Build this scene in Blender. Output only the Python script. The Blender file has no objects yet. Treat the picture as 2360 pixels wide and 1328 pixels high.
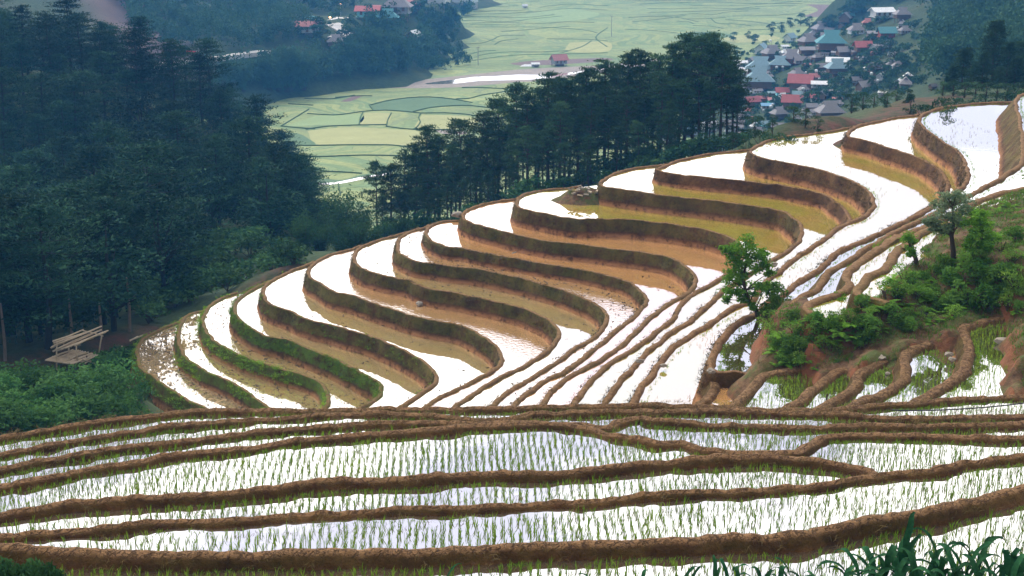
import bpy, math, random
import numpy as np
from mathutils import Vector, noise
from mathutils.geometry import tessellate_polygon
R = math.radians
sc = bpy.context.scene
COL = sc.collection
# ---------------------------------------------------------------- camera
PITCH = R(16.2)
FPX = 3240.0                     # focal length in pixels of the 2360 px wide photograph
cam_d = bpy.data.cameras.new('camera'); cam = bpy.data.objects.new('camera', cam_d); COL.objects.link(cam)
cam.location = (0, 0, 0); cam.rotation_euler = (R(90) - PITCH, 0, 0)
cam_d.sensor_width = 36; cam_d.lens = 36 * FPX / 2360; cam_d.clip_start = 0.5; cam_d.clip_end = 6000
sc.camera = cam
# ---------------------------------------------------------------- world, sun, exposure
SUN_EL, SUN_AZ = R(48), R(-25)   # thin bright cloud ahead of the camera, a little left
w = bpy.data.worlds.new('World'); sc.world = w; w.use_nodes = True
nt = w.node_tree; nt.nodes.clear()
def N(t, kind, **k):
    n = t.nodes.new(kind)
    for a, b in k.items():
        if a.startswith('i_'): n.inputs[int(a[2:])].default_value = b
        else: setattr(n, a, b)
    return n
out = N(nt, 'ShaderNodeOutputWorld'); bg = N(nt, 'ShaderNodeBackground'); bg.inputs[1].default_value = 0.1
sky = N(nt, 'ShaderNodeTexSky'); sky.sky_type = 'NISHITA'; sky.sun_disc = False
sky.sun_elevation = SUN_EL; sky.sun_rotation = SUN_AZ; sky.air_density = 1.0; sky.dust_density = 2.0
tc = N(nt, 'ShaderNodeTexCoord'); mp = N(nt, 'ShaderNodeMapping'); mp.inputs['Scale'].default_value = (1.2, 1.2, 3.2)
cn = N(nt, 'ShaderNodeTexNoise'); cn.inputs['Scale'].default_value = 2.6; cn.inputs['Detail'].default_value = 5; cn.inputs['Roughness'].default_value = 0.55
nt.links.new(tc.outputs['Generated'], mp.inputs[0]); nt.links.new(mp.outputs[0], cn.inputs['Vector'])
cr = N(nt, 'ShaderNodeValToRGB'); cr.color_ramp.elements[0].position = 0.41; cr.color_ramp.elements[1].position = 0.53
cr.color_ramp.elements[0].color = (6.6, 6.7, 7.9, 1); cr.color_ramp.elements[1].color = (15.5, 15.0, 14.2, 1)
nt.links.new(cn.outputs['Fac'], cr.inputs[0])
# overcast: brighter around the hidden sun, dimmer behind and overhead
vd = N(nt, 'ShaderNodeVectorMath', operation='DOT_PRODUCT')
SD = Vector((math.sin(SUN_AZ) * math.cos(R(22)), math.cos(SUN_AZ) * math.cos(R(22)), math.sin(R(22))))
SD = Vector((-0.22, 0.90, 0.36)).normalized()
nt.links.new(tc.outputs['Generated'], vd.inputs[0]); vd.inputs[1].default_value = SD
mr = N(nt, 'ShaderNodeMapRange'); mr.inputs['From Min'].default_value = 0.1; mr.inputs['From Max'].default_value = 1.0
mr.inputs['To Min'].default_value = 0.42; mr.inputs['To Max'].default_value = 1.85
nt.links.new(vd.outputs['Value'], mr.inputs['Value'])
mul = N(nt, 'ShaderNodeVectorMath', operation='SCALE'); nt.links.new(cr.outputs[0], mul.inputs[0]); nt.links.new(mr.outputs[0], mul.inputs['Scale'])
mx = N(nt, 'ShaderNodeMix', data_type='RGBA'); mx.inputs[0].default_value = 0.9
nt.links.new(sky.outputs[0], mx.inputs[6]); nt.links.new(mul.outputs[0], mx.inputs[7])
nt.links.new(mx.outputs[2], bg.inputs[0]); nt.links.new(bg.outputs[0], out.inputs[0])
sd = bpy.data.lights.new('sun', 'SUN'); sun = bpy.data.objects.new('sun', sd); COL.objects.link(sun)
sd.energy = 1.4; sd.angle = R(14); sd.color = (1.0, 0.95, 0.87)
sun.rotation_euler = Vector((math.sin(SUN_AZ) * math.cos(SUN_EL), math.cos(SUN_AZ) * math.cos(SUN_EL), math.sin(SUN_EL))).to_track_quat('Z', 'Y').to_euler()
sc.view_settings.view_transform = 'Standard'; sc.view_settings.look = 'None'; sc.view_settings.gamma = 1
sc.view_settings.exposure = 0.35
sc.render.engine = 'CYCLES'
sc.cycles.use_denoising = True; sc.cycles.max_bounces = 6; sc.cycles.diffuse_bounces = 2; sc.cycles.glossy_bounces = 3
sc.cycles.transmission_bounces = 2; sc.cycles.transparent_max_bounces = 4; sc.cycles.volume_bounces = 1
# ---------------------------------------------------------------- geometry of the view
CP, SP = math.cos(PITCH), math.sin(PITCH)
def ray(px, py):
    u = (px - 1180) / FPX; v = (py - 664) / FPX
    return np.array((u, CP - v * SP, -(SP + v * CP)))
def onz(px, py, z):
    r = ray(px, py); return r * (z / r[2])
def atd(px, py, d):                       # at horizontal distance d
    r = ray(px, py); return r * (d / math.hypot(r[0], r[1]))
def proj(p):
    x, y, z = p[0], p[1], p[2]
    dep = y * CP - z * SP; up = y * SP + z * CP
    return 1180 + FPX * x / dep, 664 - FPX * up / dep
def crop(c, pts): return [(c[0] + x / c[2], c[1] + y / c[2]) for x, y in pts]
def catmull(P, step):
    P = np.asarray(P, float); out = []
    Q = np.vstack([2 * P[0] - P[1], P, 2 * P[-1] - P[-2]])
    for i in range(1, len(Q) - 2):
        n = max(2, int(np.linalg.norm(Q[i + 1] - Q[i]) / step))
        for k in range(n):
            t = k / n
            out.append(0.5 * ((2 * Q[i]) + (-Q[i - 1] + Q[i + 1]) * t + (2 * Q[i - 1] - 5 * Q[i] + 4 * Q[i + 1] - Q[i + 2]) * t * t
                              + (-Q[i - 1] + 3 * Q[i] - 3 * Q[i + 1] + Q[i + 2]) * t ** 3))
    out.append(P[-1]); return np.array(out)
# ---------------------------------------------------------------- scene helpers
def tag(o, label=None, cat=None, group=None, kind=None):
    if label: o['label'] = label
    if cat: o['category'] = cat
    if group: o['group'] = group
    if kind: o['kind'] = kind
    return o
def link(name, me, mat=None, parent=None, loc=None):
    o = bpy.data.objects.new(name, me); COL.objects.link(o)
    if mat is not None and me is not None and not me.materials: me.materials.append(mat)
    if parent is not None: o.parent = parent
    if loc is not None: o.location = loc
    return o
def empty(name, loc, rz=0, s=1):
    o = bpy.data.objects.new(name, None); COL.objects.link(o); o.location = loc; o.rotation_euler = (0, 0, rz); o.scale = (s, s, s); return o
def tri_mesh(name, V, F, smooth=False):
    V = np.asarray(V, np.float32); F = np.asarray(F, np.int32); k = F.shape[1]
    me = bpy.data.meshes.new(name); me.vertices.add(len(V)); me.vertices.foreach_set('co', V.ravel())
    me.loops.add(F.size); me.loops.foreach_set('vertex_index', F.ravel())
    me.polygons.add(len(F)); me.polygons.foreach_set('loop_start', np.arange(0, F.size, k, dtype=np.int32))
    me.polygons.foreach_set('loop_total', np.full(len(F), k, np.int32))
    me.polygons.foreach_set('use_smooth', np.full(len(F), smooth, bool))
    me.update(calc_edges=True); me.validate(); return me
class MB:
    def __init__(s): s.v = []; s.f = []
    def add(s, V, F):
        b = len(s.v); s.v += [tuple(map(float, v)) for v in V]; s.f += [tuple(i + b for i in f) for f in F]
    def box(s, c, d, rz=0, M=None):
        x, y, z = d[0] / 2, d[1] / 2, d[2] / 2; ca, sa = math.cos(rz), math.sin(rz); V = []
        for k in (-1, 1):
            for i, j in ((-1, -1), (1, -1), (1, 1), (-1, 1)):
                a, b = i * x, j * y; V.append((c[0] + a * ca - b * sa, c[1] + a * sa + b * ca, c[2] + k * z))
        s.add(V, [(3, 2, 1, 0), (4, 5, 6, 7), (0, 1, 5, 4), (1, 2, 6, 5), (2, 3, 7, 6), (3, 0, 4, 7)])
    def tube(s, P, rad, n=6, cap=True):
        P = [Vector(p) for p in P]; V = []; F = []
        for i, p in enumerate(P):
            d = (P[min(i + 1, len(P) - 1)] - P[max(i - 1, 0)]).normalized()
            a = d.cross(Vector((0, 0, 1)) if abs(d.z) < .95 else Vector((1, 0, 0))).normalized(); b = d.cross(a)
            r = rad[i] if hasattr(rad, '__len__') else rad
            for k in range(n):
                t = 2 * math.pi * k / n; V.append(p + (a * math.cos(t) + b * math.sin(t)) * r)
        for i in range(len(P) - 1):
            for k in range(n):
                F.append((i * n + k, i * n + (k + 1) % n, (i + 1) * n + (k + 1) % n, (i + 1) * n + k))
        if cap: F.append(tuple(range(n))[::-1]); F.append(tuple((len(P) - 1) * n + k for k in range(n)))
        s.add(V, F)
    def mesh(s, name, smooth=False):
        me = bpy.data.meshes.new(name); me.from_pydata(s.v, [], s.f); me.update()
        if smooth: me.polygons.foreach_set('use_smooth', [True] * len(me.polygons))
        return me
    def obj(s, name, mat, parent=None, smooth=False, loc=None): return link(name, s.mesh(name, smooth), mat, parent, loc)
def attr(me, name, vals):
    a = me.attributes.new(name, 'FLOAT', 'POINT'); a.data.foreach_set('value', np.asarray(vals, np.float32))
def fbm(x, y, z, s, o=4): return noise.fractal(Vector((x * s, y * s, z * s)), 1.0, 2.0, o)
# ---------------------------------------------------------------- materials
def mat_new(name):
    m = bpy.data.materials.new(name); m.use_nodes = True; t = m.node_tree; t.nodes.clear()
    o = N(t, 'ShaderNodeOutputMaterial'); return m, t, o
def ramp(t, fac, stops):
    r = N(t, 'ShaderNodeValToRGB'); e = r.color_ramp.elements
    while len(e) < len(stops): e.new(0.5)
    for k, (p, c) in enumerate(stops):
        e[k].position = p; e[k].color = (c[0], c[1], c[2], 1) if hasattr(c, '__len__') else (c, c, c, 1)
    t.links.new(fac, r.inputs[0]); return r.outputs[0]
def noise_fac(t, scale, detail=4, rough=.6, coord=None, dist=0):
    n = N(t, 'ShaderNodeTexNoise'); n.inputs['Scale'].default_value = scale; n.inputs['Detail'].default_value = detail
    n.inputs['Roughness'].default_value = rough; n.inputs['Distortion'].default_value = dist
    if coord is None: coord = N(t, 'ShaderNodeNewGeometry').outputs['Position']
    t.links.new(coord, n.inputs['Vector']); return n.outputs['Fac']
def mixc(t, f, a, b, mode='MIX'):
    m = N(t, 'ShaderNodeMix', data_type='RGBA', blend_type=mode)
    for s, v in ((0, f), (6, a), (7, b)):
        if hasattr(v, 'links') or hasattr(v, 'is_linked'): t.links.new(v, m.inputs[s])
        elif s == 0: m.inputs[0].default_value = v
        else: m.inputs[s].default_value = (v[0], v[1], v[2], 1)
    return m.outputs[2]
def math_(t, op, a, b=0):
    m = N(t, 'ShaderNodeMath', operation=op)
    for s, v in ((0, a), (1, b)):
        if hasattr(v, 'is_linked'): t.links.new(v, m.inputs[s])
        else: m.inputs[s].default_value = v
    return m.outputs[0]
def bump(t, h, strength, dist):
    b = N(t, 'ShaderNodeBump'); b.inputs['Strength'].default_value = strength; b.inputs['Distance'].default_value = dist
    t.links.new(h, b.inputs['Height']); return b.outputs[0]
def attr_fac(t, name): a = N(t, 'ShaderNodeAttribute'); a.attribute_name = name; return a.outputs['Fac']
def principled(t, o, col, rough=.9, nrm=None, spec=.3, metal=0):
    p = N(t, 'ShaderNodeBsdfPrincipled')
    if hasattr(col, 'is_linked'): t.links.new(col, p.inputs['Base Color'])
    else: p.inputs['Base Color'].default_value = (*col, 1)
    p.inputs['Roughness'].default_value = rough; p.inputs['Specular IOR Level'].default_value = spec; p.inputs['Metallic'].default_value = metal
    if nrm is not None: t.links.new(nrm, p.inputs['Normal'])
    if o is not None: t.links.new(p.outputs[0], o.inputs[0])
    return p
def soil_mat(name, tone=1.0, crack=0.0, moss_col=(.12, .20, .02)):
    m, t, o = mat_new(name)
    f1 = noise_fac(t, .55, 6, .65); f2 = noise_fac(t, 5.0, 5, .7); f3 = noise_fac(t, 22, 3, .7)
    c = ramp(t, f1, [(.3, (.055 * tone, .024 * tone, .010 * tone)), (.5, (.125 * tone, .052 * tone, .021 * tone)), (.72, (.25 * tone, .115 * tone, .050 * tone))])
    c = mixc(t, .75, c, ramp(t, f2, [(.3, .45), (.7, 1.35)]), 'MULTIPLY')
    c = mixc(t, .5, c, ramp(t, f3, [(.3, .6), (.7, 1.3)]), 'MULTIPLY')
    up = math_(t, 'MULTIPLY', attr_fac(t, 'top'), ramp(t, f2, [(.3, .5), (.6, 1.0)]))
    c = mixc(t, up, c, mixc(t, f2, (.25 * tone, .125 * tone, .055 * tone), (.43 * tone, .25 * tone, .125 * tone)))
    lo = math_(t, 'MULTIPLY', attr_fac(t, 'low'), ramp(t, noise_fac(t, 1.8, 6, .75), [(.38, .05), (.52, 1.0)]))
    c = mixc(t, lo, c, mixc(t, f2, (.36, .15, .055), (.60, .30, .14)))
    ms = math_(t, 'MULTIPLY', attr_fac(t, 'moss'), ramp(t, noise_fac(t, 1.1, 5, .75), [(.33, 0), (.55, 1.0)]))
    c = mixc(t, ms, c, mixc(t, f2, (moss_col[0] * .6, moss_col[1] * .6, moss_col[2] * .6), moss_col))
    h = math_(t, 'ADD', math_(t, 'MULTIPLY', f2, 1.0), math_(t, 'MULTIPLY', f3, .35))
    if crack:
        v = N(t, 'ShaderNodeTexVoronoi', feature='DISTANCE_TO_EDGE'); v.inputs['Scale'].default_value = 4.2
        g = N(t, 'ShaderNodeNewGeometry'); dn = noise_fac(t, 4, 3); 
        va = N(t, 'ShaderNodeVectorMath', operation='ADD'); t.links.new(g.outputs['Position'], va.inputs[0]); t.links.new(dn, va.inputs[1]); t.links.new(va.outputs[0], v.inputs['Vector'])
        e = ramp(t, v.outputs[0], [(0.0, 0.0), (.10, 1.0)])
        tm = math_(t, 'MULTIPLY', attr_fac(t, 'top'), crack)
        e2 = mixc(t, tm, (1, 1, 1), e); c = mixc(t, .85, c, mixc(t, .25, e2, (1, 1, 1)), 'MULTIPLY')
        h = math_(t, 'ADD', h, math_(t, 'MULTIPLY', e2, .5))
    principled(t, o, c, .88, bump(t, h, 1.0, .12), .2); return m
def water_mat(name, mud, green=None, reflect=.62, rough=.015, mudpatch=0.0, rip=.035):
    m, t, o = mat_new(name)
    f = noise_fac(t, .35, 5, .65); f2 = noise_fac(t, 2.5, 4)
    c = mixc(t, f, tuple(x * .7 for x in mud), tuple(x * 1.25 for x in mud))
    if green: c = mixc(t, ramp(t, noise_fac(t, .25, 3), [(.4, 0), (.6, 1)]), c, green)
    n = bump(t, noise_fac(t, 1.8 if rip < .1 else 3.5, 3, .5), rip, .05)
    d = N(t, 'ShaderNodeBsdfDiffuse'); t.links.new(c, d.inputs[0])
    g = N(t, 'ShaderNodeBsdfGlossy'); g.inputs['Roughness'].default_value = rough; g.inputs[0].default_value = (.97, .97, 1, 1); t.links.new(n, g.inputs['Normal'])
    fr = N(t, 'ShaderNodeFresnel'); fr.inputs[0].default_value = 1.6
    fac = math_(t, 'ADD', math_(t, 'MULTIPLY', fr.outputs[0], .55), reflect - .15)
    if mudpatch:
        mp_ = math_(t, 'MULTIPLY', ramp(t, noise_fac(t, 2.2, 6, .75), [(.50, 1), (.60, 0)]), 1.0)
        lump = ramp(t, noise_fac(t, .22, 3, .6), [(.5 - mudpatch * .3, 1), (.66 - mudpatch * .3, 0)])
        k = math_(t, 'MULTIPLY', math_(t, 'SUBTRACT', 1.0, mp_), math_(t, 'SUBTRACT', 1.0, lump))
        fac = math_(t, 'MULTIPLY', fac, math_(t, 'SUBTRACT', 1.0, k))
    mm = N(t, 'ShaderNodeMixShader'); t.links.new(fac, mm.inputs[0]); t.links.new(d.outputs[0], mm.inputs[1]); t.links.new(g.outputs[0], mm.inputs[2])
    t.links.new(mm.outputs[0], o.inputs[0]); return m
def leaf_mat(name, c1, c2, scale=.6, trans=.25, objvar=.35):
    m, t, o = mat_new(name)
    oi = N(t, 'ShaderNodeObjectInfo'); f = noise_fac(t, scale, 3); f2 = noise_fac(t, scale * 7, 2)
    c = mixc(t, ramp(t, f, [(.32, 0), (.68, 1)]), c1, c2)
    c = mixc(t, .6, c, ramp(t, f2, [(.3, .5), (.7, 1.45)]), 'MULTIPLY')
    c = mixc(t, 1.0, c, ramp(t, oi.outputs['Random'], [(0, 1 - objvar), (1, 1 + objvar)]), 'MULTIPLY')
    d = principled(t, None, c, .8, None, .06); tr = N(t, 'ShaderNodeBsdfTranslucent'); t.links.new(c, tr.inputs[0])
    mm = N(t, 'ShaderNodeMixShader'); mm.inputs[0].default_value = trans
    t.links.new(d.outputs[0], mm.inputs[1]); t.links.new(tr.outputs[0], mm.inputs[2]); t.links.new(mm.outputs[0], o.inputs[0]); return m
def plain(name, col, rough=.8, var=.3, scale=3, spec=.3):
    m, t, o = mat_new(name); f = noise_fac(t, scale, 4)
    c = mixc(t, f, tuple(x * (1 - var) for x in col), tuple(min(1, x * (1 + var)) for x in col))
    principled(t, o, c, rough, None, spec); return m
M = {}
M['soil'] = soil_mat('terrace_soil', 1.0, 0.35)
M['soil_near'] = soil_mat('near_bund_soil', .95, 1.0)
M['w_mud'] = water_mat('muddy_water', (.72, .38, .14))
M['w_green'] = water_mat('green_tinted_water', (.50, .37, .16), (.55, .38, .15))
M['w_olive'] = water_mat('olive_rice_water', (.50, .42, .06), (.58, .38, .08))
M['w_silt'] = water_mat('silty_water', (.46, .33, .18), mudpatch=.3)
M['w_mudrip'] = water_mat('rippled_muddy_water', (.62, .36, .15), rip=.5)
M['w_fore'] = water_mat('clear_paddy_water', (.10, .075, .05), reflect=.66, rough=.01)
M['w_foreG'] = water_mat('green_paddy_water', (.10, .085, .03), reflect=.66, rough=.01)
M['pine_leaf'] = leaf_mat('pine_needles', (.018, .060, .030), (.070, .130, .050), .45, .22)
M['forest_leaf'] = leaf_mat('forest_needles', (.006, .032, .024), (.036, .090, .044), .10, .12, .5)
M['broad_leaf'] = leaf_mat('broad_leaves', (.025, .085, .035), (.075, .155, .050), .3, .25)
M['fresh_leaf'] = leaf_mat('fresh_leaves', (.10, .26, .02), (.24, .45, .06), 1.2, .4, .15)
M['grey_leaf'] = leaf_mat('grey_green_leaves', (.12, .20, .10), (.30, .38, .22), 1.2, .35, 0)
M['bush_leaf'] = leaf_mat('bush_leaves', (.06, .16, .025), (.18, .33, .06), .8, .35)
M['spur_leaf'] = leaf_mat('spur_bush_leaves', (.035, .12, .030), (.12, .26, .07), .6, .35, .4)
M['corn_leaf'] = leaf_mat('corn_leaves', (.014, .070, .030), (.035, .125, .048), 2.0, .25)
M['rice'] = leaf_mat('rice_blades', (.15, .30, .02), (.27, .42, .05), .8, .5)
M['moss_grass'] = leaf_mat('bank_grass', (.12, .25, .018), (.26, .42, .04), 1.0, .4)
M['wall_moss'] = leaf_mat('wall_moss', (.030, .021, .009), (.075, .062, .018), 1.2, .1)
M['dry_grass'] = leaf_mat('dry_grass', (.17, .13, .055), (.30, .22, .10), 1.5, .3)
M['forest_bark'] = plain('grey_forest_bark', (.035, .040, .042), .95, .3, 4, .1)  # neutral grey bark of the forest trees
M['bark'] = plain('bark', (.075, .055, .042), .95, .4, 4)
M['pale_bark'] = plain('pale_bark', (.20, .17, .14), .95, .4, 4)
M['rock'] = plain('pale_rock', (.30, .26, .21), .9, .35, 3)
M['bamboo'] = plain('cut_bamboo', (.62, .50, .36), .7, .3, 3)
M['hose'] = plain('black_hose', (.03, .03, .035), .4, .1)
M['hose_grey'] = plain('grey_hose', (.35, .35, .34), .5, .1)
# ---------------------------------------------------------------- traced terrace lines (pixels of crops of the photograph, unprojected onto their own levels)
cA = (300, 450, 2.656); cB = (1000, 380, 2.33); cC = (1560, 200, 2.95); cE = (0, 700, 2.115); cF = (700, 900, 2.622); cG = (1460, 900, 2.622)
S1 = (1760, 480, 5.9); S2 = (1560, 690, 5.2075); S3 = (1960, 690, 5.2075); S4 = (1960, 330, 5.3125)
K = {}
K[0] = crop(cA, [(330, 745), (290, 775), (200, 810), (100, 860), (55, 905), (42, 950), (50, 1010), (80, 1060), (150, 1112), (230, 1170), (310, 1225), (380, 1260), (470, 1298), (540, 1340)])
K[1] = crop(cA, [(480, 690), (440, 703), (380, 715), (330, 750), (302, 800), (297, 870), (310, 940), (340, 990), (400, 1030), (470, 1075), (560, 1112), (640, 1150), (720, 1200), (790, 1250), (840, 1290), (870, 1330)])
K[2] = crop(cA, [(660, 595), (620, 605), (560, 625), (500, 660), (458, 710), (444, 760), (455, 800), (490, 850), (540, 900), (620, 945), (720, 990), (830, 1030), (930, 1060), (1040, 1090), (1130, 1120), (1185, 1160), (1212, 1205), (1210, 1250), (1195, 1290), (1160, 1330)])
K[3] = crop(cA, [(850, 520), (810, 540), (760, 565), (700, 600), (652, 640), (637, 690), (655, 740), (700, 780), (760, 820), (830, 855), (900, 870), (980, 888), (1080, 930), (1200, 975), (1300, 1020), (1400, 1070), (1480, 1110), (1530, 1145), (1545, 1180), (1530, 1220), (1480, 1255), (1420, 1290), (1350, 1330)])
K[4] = crop(cA, [(1120, 400), (1075, 425), (1000, 450), (930, 480), (865, 518), (822, 560), (817, 600), (840, 640), (880, 670), (930, 690), (990, 710), (1060, 745), (1140, 770), (1240, 790), (1380, 830), (1480, 860), (1600, 910), (1700, 960), (1780, 1000), (1835, 1040), (1870, 1090), (1870, 1130), (1830, 1170), (1760, 1220), (1700, 1260), (1650, 1290), (1590, 1330)])
K[5] = crop(cA, [(1420, 300), (1365, 322), (1290, 340), (1220, 360), (1150, 395), (1103, 430), (1087, 465), (1108, 500), (1160, 530), (1200, 560), (1260, 585), (1390, 620), (1500, 660), (1620, 700), (1760, 740)]) + \
       crop(cB, [(60, 840), (100, 845), (180, 870), (250, 910), (310, 950), (350, 990), (365, 1030), (350, 1070), (300, 1110), (240, 1140), (160, 1180), (80, 1220), (0, 1262), (-70, 1310)])
K[6] = crop(cA, [(1770, 195), (1710, 215), (1650, 235), (1540, 262), (1460, 290), (1402, 315), (1375, 350), (1368, 390), (1400, 430), (1450, 458), (1540, 482), (1620, 500), (1700, 515), (1760, 540)]) + \
       crop(cB, [(0, 668), (100, 682), (200, 702), (300, 722), (400, 745), (480, 765), (560, 798), (620, 830), (660, 870), (670, 910), (650, 955), (600, 1000), (540, 1040), (470, 1080), (380, 1120), (280, 1180), (200, 1230), (130, 1280), (80, 1320)])
K[7] = crop(cA, [(1880, 165), (1830, 180), (1790, 200), (1740, 208), (1690, 225), (1650, 260), (1635, 300), (1642, 340), (1690, 375), (1760, 400), (1850, 410), (1960, 430)]) + \
       crop(cB, [(200, 552), (300, 570), (400, 590), (500, 612), (600, 640), (700, 670), (780, 700), (850, 730), (900, 762), (925, 800), (920, 840), (890, 890), (840, 930), (760, 980), (680, 1040), (600, 1090), (500, 1150), (430, 1190), (360, 1240), (300, 1290), (260, 1325)])
K[8] = crop(cA, [(2060, 140), (2010, 150), (1930, 152), (1870, 165), (1825, 190), (1808, 220), (1830, 260), (1880, 290), (1950, 312)]) + \
       crop(cB, [(150, 440), (250, 465), (350, 482), (450, 500), (550, 520), (650, 537), (750, 552), (850, 572), (950, 595), (1030, 620), (1090, 650), (1130, 690), (1140, 730), (1110, 770), (1060, 820), (980, 880), (900, 950), (800, 1030), (700, 1100), (600, 1150), (500, 1220), (430, 1285), (390, 1325)])
K[9] = crop(cB, [(500, 172), (440, 180), (350, 190), (270, 206), (195, 232), (160, 262), (165, 288), (205, 308), (280, 330), (380, 355), (470, 377), (560, 395), (660, 410), (760, 420), (860, 432), (960, 446), (1060, 456), (1160, 472), (1250, 490), (1320, 520), (1370, 550), (1400, 590), (1395, 640), (1350, 690), (1290, 720), (1230, 760), (1160, 810), (1100, 870), (1030, 940), (950, 1000), (860, 1060), (760, 1110), (680, 1160), (620, 1220), (575, 1285), (540, 1325)])
K[10] = crop(cB, [(780, 112), (720, 120), (640, 125), (560, 135), (490, 152), (452, 178), (446, 205), (470, 230), (540, 247), (620, 262), (700, 278), (780, 288), (850, 285), (950, 285), (1050, 290), (1150, 300), (1250, 310), (1350, 325), (1450, 342), (1550, 370), (1620, 402), (1655, 440), (1655, 490), (1625, 545), (1570, 585), (1540, 602), (1480, 640), (1400, 680), (1330, 740), (1290, 810), (1220, 870), (1130, 940), (1040, 1000), (950, 1060), (880, 1110), (820, 1170), (780, 1230), (755, 1285), (730, 1325)])
K[11] = crop(cB, [(1260, -8), (1180, 0), (1100, 10), (1010, 30), (945, 53), (905, 80), (905, 105), (960, 122), (1050, 133), (1150, 147), (1250, 160), (1350, 172), (1450, 182), (1550, 192), (1650, 207), (1750, 222), (1864, 242)]) + \
        crop(cC, [(750, 855), (795, 885), (832, 925), (845, 980), (822, 1045), (765, 1098), (700, 1140), (640, 1168)]) + \
        crop(cB, [(1750, 545), (1680, 590), (1620, 625), (1555, 662), (1500, 720), (1440, 770), (1360, 840), (1290, 880), (1230, 930), (1140, 1000), (1110, 1040), (1060, 1090), (1010, 1140), (960, 1200), (905, 1280), (880, 1325)])
K[12] = crop(cC, [(620, 400), (470, 425), (300, 440), (150, 465), (0, 497)]) + crop(cB, [(1240, 3), (1203, 15), (1215, 30), (1300, 45), (1400, 56), (1500, 66), (1600, 76), (1700, 86), (1864, 106)]) + \
        crop(cC, [(850, 692), (1000, 728), (1080, 775), (1150, 835), (1175, 890), (1130, 950), (1080, 990), (950, 1080), (840, 1150), (690, 1250)]) + \
        crop(cD := (1560, 500, 2.95), [(590, 475), (450, 612), (400, 660), (300, 705), (220, 762), (120, 830), (0, 915)]) + crop(cB, [(1340, 945), (1265, 1010), (1215, 1070), (1175, 1130), (1135, 1180), (1095, 1240), (1075, 1290), (1050, 1330)])
K[13] = crop(cC, [(1300, 245), (1180, 270), (1050, 295), (900, 315), (750, 332), (650, 352), (565, 385), (512, 415), (502, 440), (530, 462), (600, 482), (700, 502), (800, 522), (900, 542), (1000, 567), (1100, 600), (1200, 640), (1280, 690), (1325, 740), (1332, 800), (1295, 855), (1220, 900)]) + \
        crop(S1, [(1100, 200), (960, 280), (840, 380), (720, 470), (600, 550), (500, 605), (350, 720), (200, 850), (100, 910), (0, 1000)]) + \
        crop(cB, [(1700, 720), (1640, 747), (1560, 792), (1500, 830), (1400, 890), (1330, 940), (1255, 1000), (1205, 1060), (1170, 1120), (1125, 1170), (1085, 1230), (1065, 1285), (1045, 1325)])
K[14] = crop(cC, [(1780, 165), (1700, 170), (1600, 190), (1500, 200), (1400, 220), (1300, 240), (1220, 265), (1180, 285), (1160, 310), (1172, 335), (1250, 352), (1330, 372), (1420, 402), (1520, 432), (1600, 462), (1680, 492), (1740, 525), (1800, 570), (1840, 640), (1830, 720), (1740, 800)]) + \
        crop(S1, [(1900, 175), (1650, 295), (1450, 395), (1200, 495), (1000, 605), (800, 765), (600, 915), (400, 1055), (200, 1205), (90, 1265)]) + crop(S2, [(948, 165), (768, 255), (620, 392), (512, 508), (452, 645), (430, 780), (440, 900), (470, 1010)])
K[15] = crop(cC, [(2450, 60), (2330, 85), (2260, 100), (2150, 100), (2000, 110), (1850, 128), (1750, 152), (1685, 175), (1648, 205), (1655, 240), (1690, 280), (1740, 320), (1800, 362), (1860, 400), (1920, 435), (1955, 485), (1977, 560), (1975, 620), (1940, 670), (1890, 710), (1830, 745)]) + \
        crop(S1, [(2150, 40), (1900, 160), (1650, 280), (1450, 380), (1200, 480), (1000, 590), (800, 750), (600, 900), (400, 1040), (200, 1190), (90, 1250)]) + \
        crop(S2, [(930, 155), (750, 240), (600, 380), (490, 500), (430, 640), (405, 780), (450, 835), (560, 850), (700, 855), (880, 862), (1000, 870)])
K[16] = crop(cC, [(2420, 20), (2320, 60), (2305, 120), (2322, 200), (2342, 300), (2354, 400), (2350, 470)]) + crop(S4, [(2090, 240), (2000, 315), (1850, 412), (1650, 515), (1450, 625), (1250, 720), (1000, 850), (700, 985), (450, 1120)]) + \
        crop(S1, [(1600, 425), (1450, 500), (1300, 590), (1050, 740), (860, 870), (800, 970), (700, 1080), (560, 1140), (430, 1240), (330, 1330)])
K[17] = crop(S4, [(2300, 510), (2125, 530), (1900, 575), (1700, 645), (1500, 720), (1250, 850), (1000, 960), (700, 1085), (400, 1235)]) + \
        crop(S1, [(1850, 350), (1600, 500), (1400, 640), (1220, 780), (1120, 850), (1100, 920), (1145, 1000), (1140, 1065), (1050, 1115), (900, 1165), (750, 1215), (630, 1275), (615, 1345), (660, 1400), (745, 1432), (850, 1490)])
K[18] = crop(S4, [(2300, 640), (1900, 720), (1500, 860), (1200, 980), (930, 1045), (600, 1275)]) + \
        crop(S1, [(1900, 485), (1800, 590), (1720, 710), (1600, 830), (1420, 890), (1360, 990), (1285, 1100), (1330, 1150), (1450, 1195), (1560, 1215), (1700, 1260)])
zK = [-38.0]
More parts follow.
